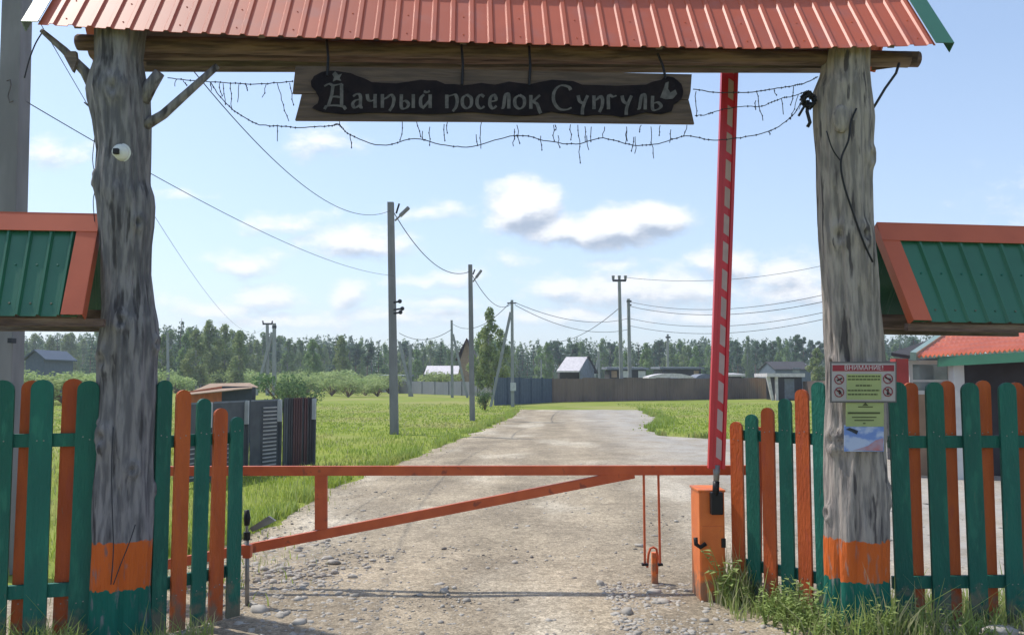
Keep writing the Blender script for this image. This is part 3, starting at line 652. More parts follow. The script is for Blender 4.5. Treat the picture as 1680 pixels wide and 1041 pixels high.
# bundle of spare lights on the right post
q = MB(); bc = P(1326, 165, dr - .08)
random.seed(11)
for k in range(26):
    a = random.uniform(0, 2 * PI); r_ = random.uniform(.02, .055)
    q.tube([bc + Vector((r_ * math.cos(a + t), random.uniform(-.03, .03), 1.2 * r_ * math.sin(a + t))) for t in (0, .8, 1.6, 2.4)], .007, 5)
q.tube([bc, bc + Vector((-.01, 0, -.08)), bc + Vector((.005, -.01, -.16)), bc + Vector((-.01, 0, -.19))], .013, 6)
q.tube([bc, bc + Vector((-.04, 0, -.06)), bc + Vector((-.07, 0, -.11))], .009, 6)
tag(q.build('light_bundle', M['black'], None, loc=bc, smooth=True), 'black tangled bundle of string lights tied to left side of the right post', 'string lights')
# cables on the posts
cable([P(1475, 104, 5.9), P(1470, 120, 5.88), P(1452, 145, 5.88), P(1440, 165, 5.88), P(1432, 178, 5.9)], .010, 'cable', M['wire'], 'short black cable curving from roof end down to the right post', 'cable')
cable(dense([(1405, 178), (1396, 200), (1392, 230), (1380, 262), (1384, 300), (1400, 350), (1416, 395), (1432, 430)], lambda x: dr - .205, 5), .0075, 'cable', M['black'], 'black cable running down the face of the right post', 'cable')
cable(dense([(1356, 215), (1366, 245), (1380, 265)], lambda x: dr - .195, 5), .005, 'cable', M['black'], 'thin short wire slanting to the knot on the right post', 'cable')
cable(dense([(70, 52), (58, 72), (48, 98), (40, 128)], lambda x: 5.7, 5), .005, 'cable', M['wire'], 'thin wire from roof left end down towards the concrete pole', 'cable')
cable(dense([(153, 178), (156, 215), (152, 262), (158, 300), (153, 330), (157, 380)], lambda x: dl - .05, 5), .0028, 'cable', M['wire'], 'thin wire hanging beside the left edge of the left post', 'cable')
cable(dense([(186, 700), (183, 760), (184, 830), (186, 900), (182, 958)], lambda x: dl - .21, 5), .0035, 'cable', M['wire'], 'thin wire running down the left post over its orange band', 'cable')
cable(dense([(222, 860), (212, 890), (198, 925), (186, 958)], lambda x: dl - .215, 5), .0035, 'cable', M['wire'], 'slanting thin wire crossing the orange band of the left post', 'cable')

# ------------------------------------------------------------------ security camera
c = P(195, 249, dl - .16)
t = thing('security_camera', c, 'round white security camera with black lens high on the left post', 'camera')
MB().disc(c + Vector((0, .06, 0)), (0, -1, 0), .066, .035, 28).sphere(c + Vector((0, .025, 0)), .058, 24, (1, .75, 1)).build('housing', M['white'], t, smooth=False, bevel=.004)
MB().box(c.x - .026, c.x + .012, c.y - .036, c.y - .010, c.z - .022, c.z + .016).build('lens', M['black'], t, bevel=.006)

# ------------------------------------------------------------------ signs on the right post
dsn = dr - .245
def rect(mb, x0, y0, x1, y1, d, th=.004, tilt=0):
    return mb.prism([P(x0, y1, d), P(x1, y1 + tilt, d), P(x1, y0 + tilt, d), P(x0, y0, d)], (0, th, 0))
t = thing('warning_sign', P(1416, 626, dsn), 'white warning board with red header strip nailed to the right post', 'sign')
rect(MB(), 1362, 593, 1471, 660, dsn, .006).build('frame', M['sign_frame'], t)
rect(MB(), 1364.5, 595.5, 1469, 657.5, dsn - .002, .002).build('board', M['sign_grey'], t)
rect(MB(), 1366, 598.5, 1467, 608.5, dsn - .004, .002).build('header', M['sign_red'], t)
rect(MB(), 1389, 613, 1446, 655, dsn - .004, .002).build('text_field', M['sign_green'], t)
def text_mesh(txt, name, m, parent, x0, x1, ybase, d):
    cu = bpy.data.curves.new('txt', 'FONT'); cu.body = txt; cu.extrude = .01
    ob = bpy.data.objects.new('txt', cu); C.objects.link(ob)
    dg = bpy.context.evaluated_depsgraph_get(); me = bpy.data.meshes.new_from_object(ob.evaluated_get(dg))
    co = [v.co.copy() for v in me.vertices]; fc = [tuple(p.vertices) for p in me.polygons]
    bpy.data.objects.remove(ob); bpy.data.curves.remove(cu); bpy.data.meshes.remove(me)
    if not co: return
    mnx = min(v.x for v in co); mxx = max(v.x for v in co)
    a = P(x0, ybase, d); b_ = P(x1, ybase, d); sc = (b_ - a).length / (mxx - mnx)
    MB().add([(a.x + (v.x - mnx) * sc, a.y - v.z * .1, a.z + v.y * sc) for v in co], fc).build(name, m, parent)
text_mesh('ВНИМАНИЕ!', 'header_text', M['sign_text'], t, 1386, 1449, 606.5, dsn - .0055)
for (x0, x1, y_) in ((1391, 1444, 617), (1391, 1444, 622), (1404, 1430, 632), (1391, 1443, 640), (1391, 1440, 646.5)):
    x = x0; tx = MB()
    while x < x1:
        w = random.uniform(2.5, 6); rect(tx, x, y_ - 1.1, min(x + w, x1), y_ + 1.1, dsn - .0055, .0015); x += w + 1.1
    tx.build('text_line', M['sign_ink'], t)
for (cx, cy) in ((1377, 622), (1377, 643), (1457, 621), (1457, 642)):
    ring = [P(cx + 7.4 * math.cos(a), cy + 7.4 * math.sin(a), dsn - .0055) for a in np.linspace(0, 2 * PI, 25)]
    pc = MB().tube(ring, .0028, 4)
    pc.tube([P(cx - 5, cy - 5, dsn - .0055), P(cx + 5, cy + 5, dsn - .0055)], .0028, 4)
    pc.build('pictogram_ring', M['sign_red'], t)
for k, (cx, cy) in enumerate(((1377, 622), (1377, 643), (1457, 621), (1457, 642))):
    sh = [[(-4, 1), (4, -3), (5, -1), (-3, 3)], [(-5, -3), (1, -4), (4, 1), (0, 4), (-1, 0)], [(-5, -3), (5, 0), (4, 3), (-4, -1)], [(-1, -5), (1, -5), (2, 5), (-2, 5)]][k]
    MB().prism([P(cx + a, cy + b_, dsn - .0065) for a, b_ in sh], (0, .001, 0)).build('pictogram', M['black'], t)
t = thing('green_notice', P(1420, 678, dsn), 'pale green paper notice directly below the warning board', 'notice')
rect(MB(), 1388, 656, 1450, 699, dsn + .008, .003).build('sheet', M['sign_green'], t)
for (x0, x1, y_, q) in ((1391, 1444, 677, 1.5), (1408, 1432, 667, .8), (1398, 1438, 684, .8), (1402, 1434, 689, .8), (1416, 1420, 694, .8)): rect(MB(), x0, y_ - q, x1, y_ + q, dsn + .006, .002).build('text_line', M['sign_ink'], t)
tx = MB(); tx.prism([P(1420, 660, dsn + .006), P(1415, 665, dsn + .006), P(1425, 665, dsn + .006)], (0, .002, 0)); tx.build('emblem', M['sign_ink'], t)
t = thing('poster', P(1418, 718, dsn), 'small blue and red picture poster lowest of sheets on the right post', 'poster')
rect(MB(), 1385, 697, 1450, 740, dsn + .012, .003).build('sheet', M['poster'], t)
MB().prism([P(x, y_, dsn + .010) for x, y_ in [(1400, 738), (1449, 739), (1449, 718), (1436, 722), (1424, 731)]], (0, .002, 0)).build('red_corner', M['poster_red'], t)
MB().prism([P(x, y_, dsn + .009) for x, y_ in [(1388, 704), (1394, 701), (1408, 706), (1406, 712), (1398, 708)]], (0, .002, 0)).build('bird_shape', M['wire'], t)

# ------------------------------------------------------------------ picket fences
def picket(root, x, y, w, ht, col, ang, th=.022, z0=.03):
    """ang: direction of the fence on the ground"""
    dx, dy = math.cos(ang), math.sin(ang); out = []
    for i in range(9):
        a = PI * i / 8; out.append((w / 2 * math.cos(a), ht - w / 2 + w / 2 * math.sin(a) * .9))
    o2 = [(-w / 2, z0), (w / 2, z0)] + out
    lean = random.uniform(-.006, .006)
    pts = [Vector((x + (a + lean * b_) * dx, y + (a + lean * b_) * dy, b_)) for a, b_ in o2]
    n_ = Vector((dy, -dx, 0))
    pm = MB().prism([p + n_ * th / 2 for p in pts], -n_ * th); pm.mi = 1
    for hz_ in (.28, 1.32):
        if hz_ > ht - .1: hz_ = ht - .14
        for q_ in (-.02, .02):
            c_ = Vector((x + (q_ + lean * hz_) * dx, y + (q_ + lean * hz_) * dy, hz_ + random.uniform(-.015, .015))) + n_ * (th / 2); pm.tube([c_, c_ + n_ * .0025], .0045, 6)
    pm.build('picket', [M[col], M['steel']], root)
def fence_line(name, label, spec, railz, railcol, rail_off, d_of, rail_ends, group=None):
    c0 = spec[len(spec) // 2]; root = thing(name, (P(c0[0], 620, d_of(c0[0])).x, d_of(c0[0]), 0), label, 'fence', group)
    return root
def PX(px, d): return (px - 840) / F * d * (1 + .0)   # ground-level approx; corrected below
def gx(px, py, d): return P(px, py, d).x
random.seed(5)
# left straight fence
def fstraight(name, label, xs, dfun, ytop, side, ext):
    mid = xs[len(xs) // 2][0]
    root = thing(name, (gx(mid, 800, dfun(mid)), dfun(mid), 0), label, 'fence')
    xa, xb = ext; ang = math.atan2(dfun(xb) - dfun(xa), gx(xb, 700, dfun(xb)) - gx(xa, 700, dfun(xa)))
    for (px, w, col) in xs:
        d = dfun(px); ht = zat(ytop, d) + random.uniform(-.008, .008)
        off = -.032 if col == 'green' else .032
        picket(root, gx(px, 700, d), d + off, w, ht, col, ang)
    for zpx in (722, 970) if side == 'l' else (724, 953):
        a = Vector((gx(xa, 700, dfun(xa)), dfun(xa), zat(zpx, dfun((xa + xb) / 2)))); b_ = Vector((gx(xb, 700, dfun(xb)), dfun(xb), a.z))
        MB().beam(a, b_, .036, .085, (0, 1, 0)).build('rail', M['green'], root, bevel=.003)
    return root
dfl = lambda px: 5.45 + (px - 0) * .0009
xs = []
for px, w, col in [(-115, .135, 'orange'), (-80, .135, 'green'), (-46, .13, 'orange'), (-22, .135, 'green'), (10, .13, 'green'), (43, .115, 'orange'), (75, .135, 'green'), (112, .125, 'orange'), (146, .132, 'green')]:
    if px > -60: xs.append((px, w, col))
xs = [(-58, .135, 'green'), (-25, .115, 'orange'), (8, .14, 'green'), (43, .118, 'orange'), (74, .132, 'green'), (112, .125, 'orange'), (145, .132, 'green')]
fstraight('picket_fence', 'tall green and orange picket fence left of the left gateway post', xs, dfl, 621, 'l', (-75, 162))
dfr = lambda px: 6.02 + (px - 1460) * .0002
xs = [(1472, .125, 'green'), (1498, .105, 'orange'), (1531, .125, 'green'), (1558, .105, 'orange'), (1591, .125, 'green'), (1617, .105, 'orange'), (1649, .125, 'green'), (1674, .11, 'orange'), (1706, .125, 'green'), (1732, .11, 'orange')]
fstraight('picket_fence', 'tall green and orange picket fence right of the right gateway post', xs, dfr, 624, 'r', (1456, 1745))
# curved wings
def wing(label, spec, widths, upper, lower, railcol, rail_side):
    mid = spec[len(spec) // 2]; root = thing('picket_fence', (gx(mid[0], 800, mid[3]), mid[3], 0), label, 'fence')
    pts = []
    for i, (xt, yt, xb, d, col) in enumerate(spec):
        a = spec[max(i - 1, 0)]; b_ = spec[min(i + 1, len(spec) - 1)]
        pa = Vector((gx(a[0], a[1], a[3]), a[3])); pb = Vector((gx(b_[0], b_[1], b_[3]), b_[3]))
        ang = math.atan2((pb - pa).y, (pb - pa).x)
        picket(root, gx((xt + xb) / 2, 820, d), d, widths, zat(yt, d), col, ang)
        pts.append(Vector((gx((xt + xb) / 2, 820, d), d, 0)))
    for z_ in (upper, lower):
        mb = MB()
        for i in range(len(pts) - 1):
            a, b_ = pts[i].copy(), pts[i + 1].copy(); dd = (b_ - a).normalized(); nn_ = Vector((-dd.y, dd.x, 0)) * .036
            a.z = b_.z = z_; mb.beam(a + nn_ - dd * .012, b_ + nn_ + dd * .012, .03, .08, nn_)
        mb.build('rail', M[railcol], root)
    return root
wl = [(268, 622, 262, 5.72, 'green'), (299, 638, 294, 5.83, 'orange'), (332, 652, 326, 5.94, 'green'), (360, 668, 355, 6.05, 'orange'), (388, 682, 384, 6.16, 'green')]
wing('curved picket wing stepping down from the left post to the orange gate', wl, .105, zat(722, 5.9), zat(950, 5.9), 'green', 1)
wr = [(1210, 690, 1211, 6.62, 'orange'), (1236, 678, 1236, 6.52, 'green'), (1262, 667, 1262, 6.42, 'orange'), (1290, 652, 1291, 6.31, 'green'), (1318, 637, 1320, 6.2, 'orange'), (1347, 625, 1350, 6.09, 'green')]
wing('curved picket wing stepping down from the right post to the red boom', wr, .105, zat(718, 6.3), zat(940, 6.3), 'green', -1)

# ------------------------------------------------------------------ side roofs
def side_roof(label, e0, e1, r0, r1, de, dr_, inner, nrib, ribm, name='fence_roof', rise_off=.6, right=False):
    """e0,e1 eave pixels left/right; r0,r1 ridge pixels; inner: end that carries the verge trim"""
    E0, E1 = P(*e0, de[0]), P(*e1, de[1]); R0, R1 = P(*r0, dr_[0]), P(*r1, dr_[1])
    root = thing(name, ((E0.x + E1.x) / 2, (E0.y + R0.y) / 2, min(E0.z, E1.z)), label, 'fence roof')
    al = (E1 - E0).normalized(); up = ((R0 + R1) / 2 - (E0 + E1) / 2); n_ = al.cross(up).normalized()
    if n_.z < 0: n_ = -n_
    # ribbed green sheet
    K = nrib * 6; grid = []
    seq = [0, .70, .78, .88, .96]
    prof_ = sorted(set([k + q_ for k in range(nrib) for q_ in seq] + [nrib])); hh = lambda t: (1 if .77 < (t % 1) < .89 else 0)
    for r_ in (0, 1):
        grid.append([E0.lerp(E1, s_ / nrib).lerp(R0.lerp(R1, s_ / nrib), r_) + n_ * hh(round(s_, 4)) * .02 for s_ in prof_])
    pn = MB().sheet(grid, n_ * -.004); pn.mi = 1
    for k_ in range(nrib):
        for r_ in (.12, .5, .86):
            c_ = E0.lerp(E1, (k_ + .36) / nrib).lerp(R0.lerp(R1, (k_ + .36) / nrib), r_); pn.tube([c_, c_ + n_ * .006], .007, 6)
    pn.build('roof_panel', [M['green_metal'], M['green']], root)
    # rear sheet
    bk = Vector((up.x, up.y, 0)).normalized(); hz = Vector((up.x, up.y, 0)).length * 2 + .12
    RE0 = E0 + bk * hz; RE1 = E1 + bk * hz
    g2_ = [[RE0.lerp(RE1, s_ / nrib) + n_ * hh(round(s_, 4)) * .015 for s_ in prof_], [R0.lerp(R1, s_ / nrib) - Vector((0, 0, .008)) for s_ in prof_]]
    MB().sheet(g2_, (0, 0, -.004)).build('roof_panel', M['green_metal'], root)
    # ridge cap
    uu_ = up.normalized()
    a0, a1 = R0 - uu_ * .13 + n_ * .026, R1 - uu_ * .13 + n_ * .026
    mb = MB().prism([a0, a1, R1 + n_ * .026 + uu_ * .01, R0 + n_ * .026 + uu_ * .01], n_ * .004)
    mb.prism([R0 + n_ * .03 + uu_ * .012, R1 + n_ * .03 + uu_ * .012, R1 + bk * .1 - Vector((0, 0, .1)), R0 + bk * .1 - Vector((0, 0, .1))], (0, 0, .004))
    mb.build('ridge_cap', M['trim_orange'], root)
    # verge trim
    if right: a, b_, s = E0, R0, -1
    else: a, b_, s = E1, R1, 1
    w_ = .125
    q_ = MB().prism([a + n_ * .022 - al * s * w_ , a + n_ * .022, b_ + n_ * .022, b_ + n_ * .022 - al * s * w_], n_ * .0035)
    q_.prism([a + n_ * .025, a + n_ * .025 + al * s * .004, a - n_ * .05 + al * s * .004, a - n_ * .05], b_ - a)
    q_.build('verge_trim', M['trim_orange'], root)
    # beams carrying it
    m0 = (E0 + RE0) / 2; m1 = (E1 + RE1) / 2
    ex = -al * .0
    MB().beam(E0 + bk * .06 - Vector((0, 0, .035)), E1 + bk * .06 - Vector((0, 0, .035)) + al * (.0 if right else .12), .05, .05, bk).build('beam', M['timber'], root)
    MB().beam(m0 + Vector((0, 0, .02)) - al * (.28 if right else 0), m1 + Vector((0, 0, .02)) + al * (0 if right else .2), .10, .10, bk).build('beam', M['timber'], root)
    MB().beam(RE0 - bk * .06 - Vector((0, 0, .03)) - al * (.2 if right else 0), RE1 - bk * .06 - Vector((0, 0, .03)) + al * (.0 if right else .2), .04, .05, bk).build('beam', M['board'], root)
    for t_ in (.08, .92):
        MB().beam(E0.lerp(E1, t_) + bk * .02, R0.lerp(R1, t_) - Vector((0, 0, .03)), .03, .04, al).build('rafter', M['timber'], root)
    return root
side_roof('small green ribbed roof with orange trim over the left fence', (-70, 517), (136, 519), (-45, 354), (165, 358), (5.22, 5.32), (5.55, 5.65), 0, 6, None)
side_roof('small green ribbed roof with orange trim over the right fence', (1497, 527), (1790, 532), (1436, 371), (1735, 379), (5.80, 5.90), (6.06, 6.16), 0, 9, None, right=True)

# ------------------------------------------------------------------ boom barrier
db = 6.62
t = thing('boom_barrier', (gx(1165, 970, db), db, 0), 'raised red boom barrier with pale patches on an orange housing', 'barrier')
X0, X1 = gx(1148, 900, db), gx(1190, 900, db); Z1 = zat(806, db)
MB().box(X0, X1, db, db + .30, .0, Z1).build('housing', M['box_paint'], t, bevel=.008)
MB().box(X0 - .008, X1 + .008, db - .008, db + .308, Z1 - .004, Z1 + .014).build('housing_lid', M['box_paint'], t, bevel=.004)
MB().box(X0 + .012, X1 - .012, db - .006, db + .002, .06, Z1 - .26).build('service_door', M['box_paint'], t, bevel=.002)
q = MB(); q.tube([P(1141, 881, db - .03), P(1142, 892, db - .035), P(1149, 897, db - .035), P(1158, 891, db - .03)], .017, 8); q.build('handle', M['black'], t, smooth=True)
MB().box(gx(1183, 890, db), gx(1190, 890, db), db - .02, db, zat(897, db), zat(882, db)).build('lock', M['black'], t, bevel=.003)
MB().box(gx(1163, 800, db), gx(1183, 800, db), db - .07, db - .009, zat(842, db), zat(805, db)).build('arm_clamp', M['black'], t, bevel=.01)
MB().tube([P(1174, 812, db - .05), P(1175, 789, db - .05)], .026, 12).build('arm_clamp', M['black'], t, smooth=True)
MB().tube([P(1175, 792, db - .05), P(1176, 762, db - .05)], [.020, .030], 12).build('arm_shaft', M['steel'], t, smooth=True)
a = P(1175, 768, db - .05); b_ = P(1199.5, 40, db - .05); dirb = (b_ - a).normalized(); sd = Vector((1, 0, 0)); sd = (sd - dirb * sd.dot(dirb)).normalized()
b_ = a + dirb * 4.0
wA, wB = .058, .062
def boomring(c, w): return [c + sd * (w * math.cos(q_)) + Vector((0, -1, 0)) * (.022 * math.sin(q_)) for q_ in [i * 2 * PI / 20 for i in range(20)]]
bm = MB(); r1, r2 = boomring(a, wA), boomring(b_, wB)
bm.add(r1 + r2, [(i, (i + 1) % 20, 20 + (i + 1) % 20, 20 + i) for i in range(20)] + [tuple(range(20))[::-1], tuple(range(20, 40))])
bo = bm.build('boom', M['boom_red'], t, smooth=False)
MB().beam(a - sd * .050 - Vector((0, .004, 0)), b_ - sd * .053 - Vector((0, .004, 0)), .028, .05, sd).build('edge_strip', M['boom_red'], bo)
MB().beam(a + sd * .050 - Vector((0, .004, 0)), b_ + sd * .053 - Vector((0, .004, 0)), .022, .05, sd).build('edge_strip', M['boom_red'], bo)
Lb = (b_ - a).length; s_ = .09; per = .215
while s_ < Lb - .15:
    p0 = a + dirb * s_ + sd * .010 - Vector((0, .0225, 0)); w = .021
    MB().prism([p0 - sd * w, p0 + sd * w - dirb * .028, p0 + sd * w + dirb * .125, p0 - sd * w + dirb * .152], (0, -.0015, 0)).build('reflective_patch', M['boom_white'], bo)
    s_ += per

# ------------------------------------------------------------------ swing gate
dg = 7.1
def GP(px, py): return P(px, py, dg)
t = thing('swing_gate', (GP(800, 770).x, dg, 0), 'long orange steel bar gate with slanting brace across the road', 'gate')
MB().beam(GP(262, 772), GP(1238, 770.5), .05, .078, (0, 1, 0)).build('top_rail', M['gate_paint'], t, bevel=.004)
MB().beam(GP(250, 930), GP(1040, 776), .046, .078, (0, 1, 0)).build('brace', M['gate_paint'], t, bevel=.004)
MB().beam(GP(527, 776), GP(527, 868), .040, .10, (0, 1, 0)).build('strut', M['gate_paint'], t, bevel=.004)
MB().beam(GP(262, 765), GP(255, 1000), .08, .08, (0, 1, 0)).build('hinge_post', M['gate_paint'], t, bevel=.004)
MB().beam(P(1243, 700, dg + .1), P(1243, 960, dg + .1), .06, .06, (0, 1, 0)).build('catch_post', M['gate_paint'], t, bevel=.004)
lp = MB()
for x0, x1 in ((1056, 1058), (1080, 1083)): lp.tube([GP(x0, 775), GP(x1, 924)], .010, 8)
lp.build('drop_rods', M['gate_paint'], t)
MB().box(GP(1053, 924).x, GP(1063, 924).x, dg - .02, dg + .02, zat(927, dg), zat(923, dg)).build('rod_foot', M['black'], t)
MB().box(GP(1079, 924).x, GP(1087, 924).x, dg - .02, dg + .02, zat(927, dg), zat(923, dg)).build('rod_foot', M['black'], t)
ds = 7.22; c = P(1073, 925, ds)
t = thing('ground_stop', (c.x, ds, 0), 'short orange steel stop with a hooped ring standing in the road under the gate', 'gate stop')
MB().beam((P(1074, 950, ds).x, ds, 0), P(1074, 905, ds), .05, .05, (0, 1, 0)).build('stub', M['box_paint'], t, bevel=.004)
MB().tube([P(1062, 930, ds - .03), P(1064, 908, ds - .03), P(1067, 899, ds - .03), P(1072, 897, ds - .03), P(1077, 900, ds - .03), P(1079, 912, ds - .03), P(1078, 940, ds - .03)], .010, 8).build('hoop', M['gate_paint'], t, smooth=True)
# latch post on the left
dp = 6.52; xb = P(406, 980, dp).x
t = thing('latch_post', (xb, dp, 0), 'thin grey steel post with black cap and handle beside the left picket wing', 'post')
MB().tube([(xb, dp, -.02), P(405, 878, dp)], .017, 12).build('pole', M['steel'], t, smooth=True)
MB().tube([P(405, 885, dp), P(405, 878, dp), P(405, 872, dp)], .026, 10).build('collar', M['black'], t)
MB().tube([P(405, 872, dp), P(405, 858, dp)], .012, 10).build('pin', M['steel'], t)
MB().tube([P(405, 861, dp), P(405.5, 850, dp), P(405, 836, dp)], [.020, .026, .019], 12).build('cap', M['black'], t, smooth=True)
MB().prism([P(x, y_, dp + .02) for x, y_ in [(409, 866), (440, 846), (452, 854), (440, 860), (414, 872)]], (0, .03, 0)).build('lever', M['steel'], t)
MB().box(P(400, 890, dp).x, P(413, 890, dp).x, dp - .03, dp + .03, zat(914, dp), zat(893, dp)).build('bracket', M['gate_paint'], t, bevel=.004)

# ------------------------------------------------------------------ utility poles
def pole(label, px_b, py_b, px_t, py_t, w, arms=(), strut=None, m='concrete_far', group=None, box=None, base=None, lamp=None):
    B = G(px_b, py_b); d = B.y; T = P(px_t, py_t, d)
    if base: B = Vector(base)
    t = thing('utility_pole', B, label, 'pole', group)
    MB().hexa([B + Vector((-w / 2, -w / 2, 0)), B + Vector((w / 2, -w / 2, 0)), B + Vector((w / 2, w / 2, 0)), B + Vector((-w / 2, w / 2, 0)),
               T + Vector((-w * .38, -w * .38, 0)), T + Vector((w * .38, -w * .38, 0)), T + Vector((w * .38, w * .38, 0)), T + Vector((-w * .38, w * .38, 0))]).build('shaft', M[m], t)
    if strut:
        sx_, sy_, tx_, ty_ = strut; a = G(sx_, sy_); a = Vector((P(sx_, sy_, d - .3).x, d - .3, 0)); MB().beam(a, P(tx_, ty_, d), w * .8, w * .8, (0, 1, 0)).build('strut', M[m], t)
    for (x0, y0, x1, y1, r) in arms: 
        ar = MB().tube([P(x0, y0, d - .05), P(x1, y1, d - .05)], r, 6).build('crossarm', M['wire'], t)
    if lamp:
        (x0, y0, x1, y1) = lamp; p0 = P(x0, y0, d); p1 = P(x1, y1, d)
        MB().tube([p0, p0.lerp(p1, .5)], .03, 6).build('lamp_arm', M['steel'], t)
        MB().beam(p0.lerp(p1, .35), p1, .16, .10, (0, 1, 0)).build('lamp_head', M['concrete'], t, bevel=.02)
    if box:
        (x, y_, s1, s2) = box; c = P(x, y_, d - w / 2 - .06); MB().box(c.x - s1 / 2, c.x + s1 / 2, c.y - .06, c.y + .05, c.z - s2 / 2, c.z + s2 / 2).build('meter_box', M['post_pale'], t)
    return t, d
near_pole = thing('utility_pole', (P(17, 900, 7.6).x, 7.6, 0), 'thick square concrete pole at the far left edge behind the left fence', 'pole')
c0 = P(19, 560, 7.6); c1 = P(22, 25, 7.6); cx_ = (P(18, 560, 7.6).x)
MB().hexa([(cx_ - .105 + 0, 7.5, 0), (cx_ + .105, 7.5, 0), (cx_ + .105, 7.7, 0), (cx_ - .105, 7.7, 0), (c1.x - .085, 7.51, 7.4), (c1.x + .085, 7.51, 7.4), (c1.x + .085, 7.69, 7.4), (c1.x - .085, 7.69, 7.4)]).build('shaft', M['concrete'], near_pole, bevel=.01)
MB().tube([P(11, 133, 7.47), P(17, 131, 7.47), P(18, 140, 7.47), P(13, 158, 7.47), P(16, 168, 7.47), P(22, 166, 7.47)], .006, 5).build('paint_mark', M['letter'], near_pole)
MB().box(P(10, 556, 7.4).x, P(16, 556, 7.4).x, 7.42, 7.5, zat(562, 7.4), zat(554, 7.4)).build('clamp', M['wire'], near_pole)
_, da = pole('tall grey concrete street lamp pole nearest beyond the gate, left of the road', 647, 712, 641, 332, .25, arms=[(650, 350, 655, 334, .03)], lamp=(648, 362, 671, 340), m='concrete', box=None)
q = MB(); 
for (x, y_) in ((652, 494), (656, 506), (653, 512)): q.tube([P(646, y_ + 2, da - .1), P(x + 4, y_, da - .15)], .03, 6).sphere(P(x + 4, y_, da - .15), .07, 8)
tag(q.build('insulators', M['wire'], [o for o in C.objects if o.get('label', '').startswith('tall grey concrete street lamp pole nearest')][0]))
_, dbp = pole('second concrete street lamp pole along the left roadside with angled lamp arm', 775, 690, 771.5, 434, .22, arms=[(776, 450, 779, 442, .03)], lamp=(776, 462, 790, 443), m='concrete')
_, dc = pole('concrete pole with slanting strut and meter box at the end of the road', 841, 667, 840, 492, .22, strut=(805, 658, 838, 512), box=(842, 634, .35, .5), arms=[(832, 497, 847, 497, .04)])
_, dd_ = pole('far concrete pole with strut leaning to its right, left of the second lamp pole', 742, 652, 741, 525, .26, strut=(767, 660, 743, 548))
_, de_ = pole('tall concrete pole with crossarm of three insulators before the brown fence', 1020, 657, 1016, 460, .30, m='concrete_far', arms=[(1005, 460, 1027, 460, .09)])
pe = [o for o in C.objects if o.get('label', '').startswith('tall concrete pole with crossarm')][0]
q = MB()
for x in (1006, 1016, 1026): q.tube([P(x, 460, de_), P(x, 452, de_)], [.09, .13], 8)
q.build('insulators', M['concrete'], pe)
_, df_ = pole('plain concrete pole just right of the crossarm pole before the brown fence', 1034, 656, 1031, 490, .30, m='concrete_far', arms=[(1028, 494, 1036, 494, .08), (1029, 500, 1036, 500, .06)])
pole('slim distant pole rising behind the brown fence right of the pair of poles', 1096, 642, 1095.5, 548, .34, arms=[(1092, 553, 1100, 553, .12)])
pole('distant pole with small crossarm left of the strutted pole over the louvred fence', 439, 648, 438.5, 532, .34, arms=[(431, 531, 447, 531, .10), (432, 531, 431, 526, .08), (446, 531, 447, 526, .08)])
pole('distant pole with long strut leaning left over the louvred fence', 450, 648, 450, 530, .40, strut=(420, 652, 447, 545), arms=[(447, 536, 453, 536, .2)])
pole('far strutted pole half hidden behind the nearest lamp pole', 673, 650, 673, 565, .34, strut=(676, 652, 655, 560))
pole('far pale pole right behind the left gateway post', 276, 645, 275, 545, .30)
pole('short far pole with crossed strut above the orange shed', 314, 640, 307, 586, .40, strut=(330, 642, 309, 590))
pole('faint far pole above blue fence with pale strut', 962, 642, 980, 570, .30) if False else None
t_, _d = pole('far pale pole beside the white roofed house', 984, 640, 982, 576, .34, strut=(972, 640, 981, 590))
pole('far pale pole left of white roofed house above blue fence', 888, 640, 888, 590, .3)

# overhead wires
def wire(p0, p1, sag, r, label, group='overhead power lines', n=40):
    p0 = Vector(p0); p1 = Vector(p1); pts = []
    for i in range(n + 1):
        t = i / n; p = p0.lerp(p1, t); p.z -= sag * 4 * t * (1 - t); pts.append(p)
    return cable(pts, r, 'overhead_wire', M['wire'], label, 'wire', None)
wire((P(22, 20, 7.6).x + .1, 7.6, 6.6), P(641, 345, da), 1.25, .0075, 'thick overhead wire drooping from upper left to the nearest lamp pole')
wire(P(40, 165, 7.6), P(648, 452, da), .35, .005, 'thin overhead wire from the far left concrete pole to middle of the nearest lamp pole')
wire((P(22, 20, 7.6).x + .1, 7.6, 5.2), P(438, 532, 60), 1.6, .004, 'faint thin overhead wire running from upper left towards the distant crossarm pole')
wire(P(644, 345, da), P(771, 445, dbp), .75, 0.0140, 'overhead wire sagging between the two lamp poles')
wire(P(774, 450, dbp), P(840, 497, dc), .7, 0.0154, 'overhead wire from the second lamp pole to the strutted pole at road end')
wire(P(741, 530, 79), P(838, 495, dc), 1.0, 0.0210, 'overhead wire from far strutted pole rising right to the pole at road end')
wire(P(655, 546, 84), P(741, 540, 79), .8, 0.0280, 'low overhead wire between the half hidden far pole and far strutted pole')
wire(P(845, 496, dc), P(1031, 522, df_), .7, 0.0182, 'upper of two overhead wires from the road end pole to the pole pair')
wire(P(845, 500, dc), P(1031, 540, df_), .8, 0.0182, 'lower of two overhead wires from the road end pole to the pole pair')
wire(P(1027, 455, de_), P(1420, 418, 60), .9, 0.0168, 'topmost overhead wire running right from the crossarm pole')
wire(P(1033, 495, df_), P(1420, 466, 48), 1.0, 0.0182, 'highest overhead wire running right from the plain pole')
wire(P(1033, 502, df_), P(1420, 478, 48), 1.0, 0.0210, 'second overhead wire running right from the plain pole')
wire(P(1033, 522, df_), P(1420, 495, 48), 1.0, 0.0182, 'third overhead wire running right from the plain pole')
wire(P(1033, 534, df_), P(1420, 506, 48), 1.0, 0.0182, 'lowest overhead wire running right from the plain pole')
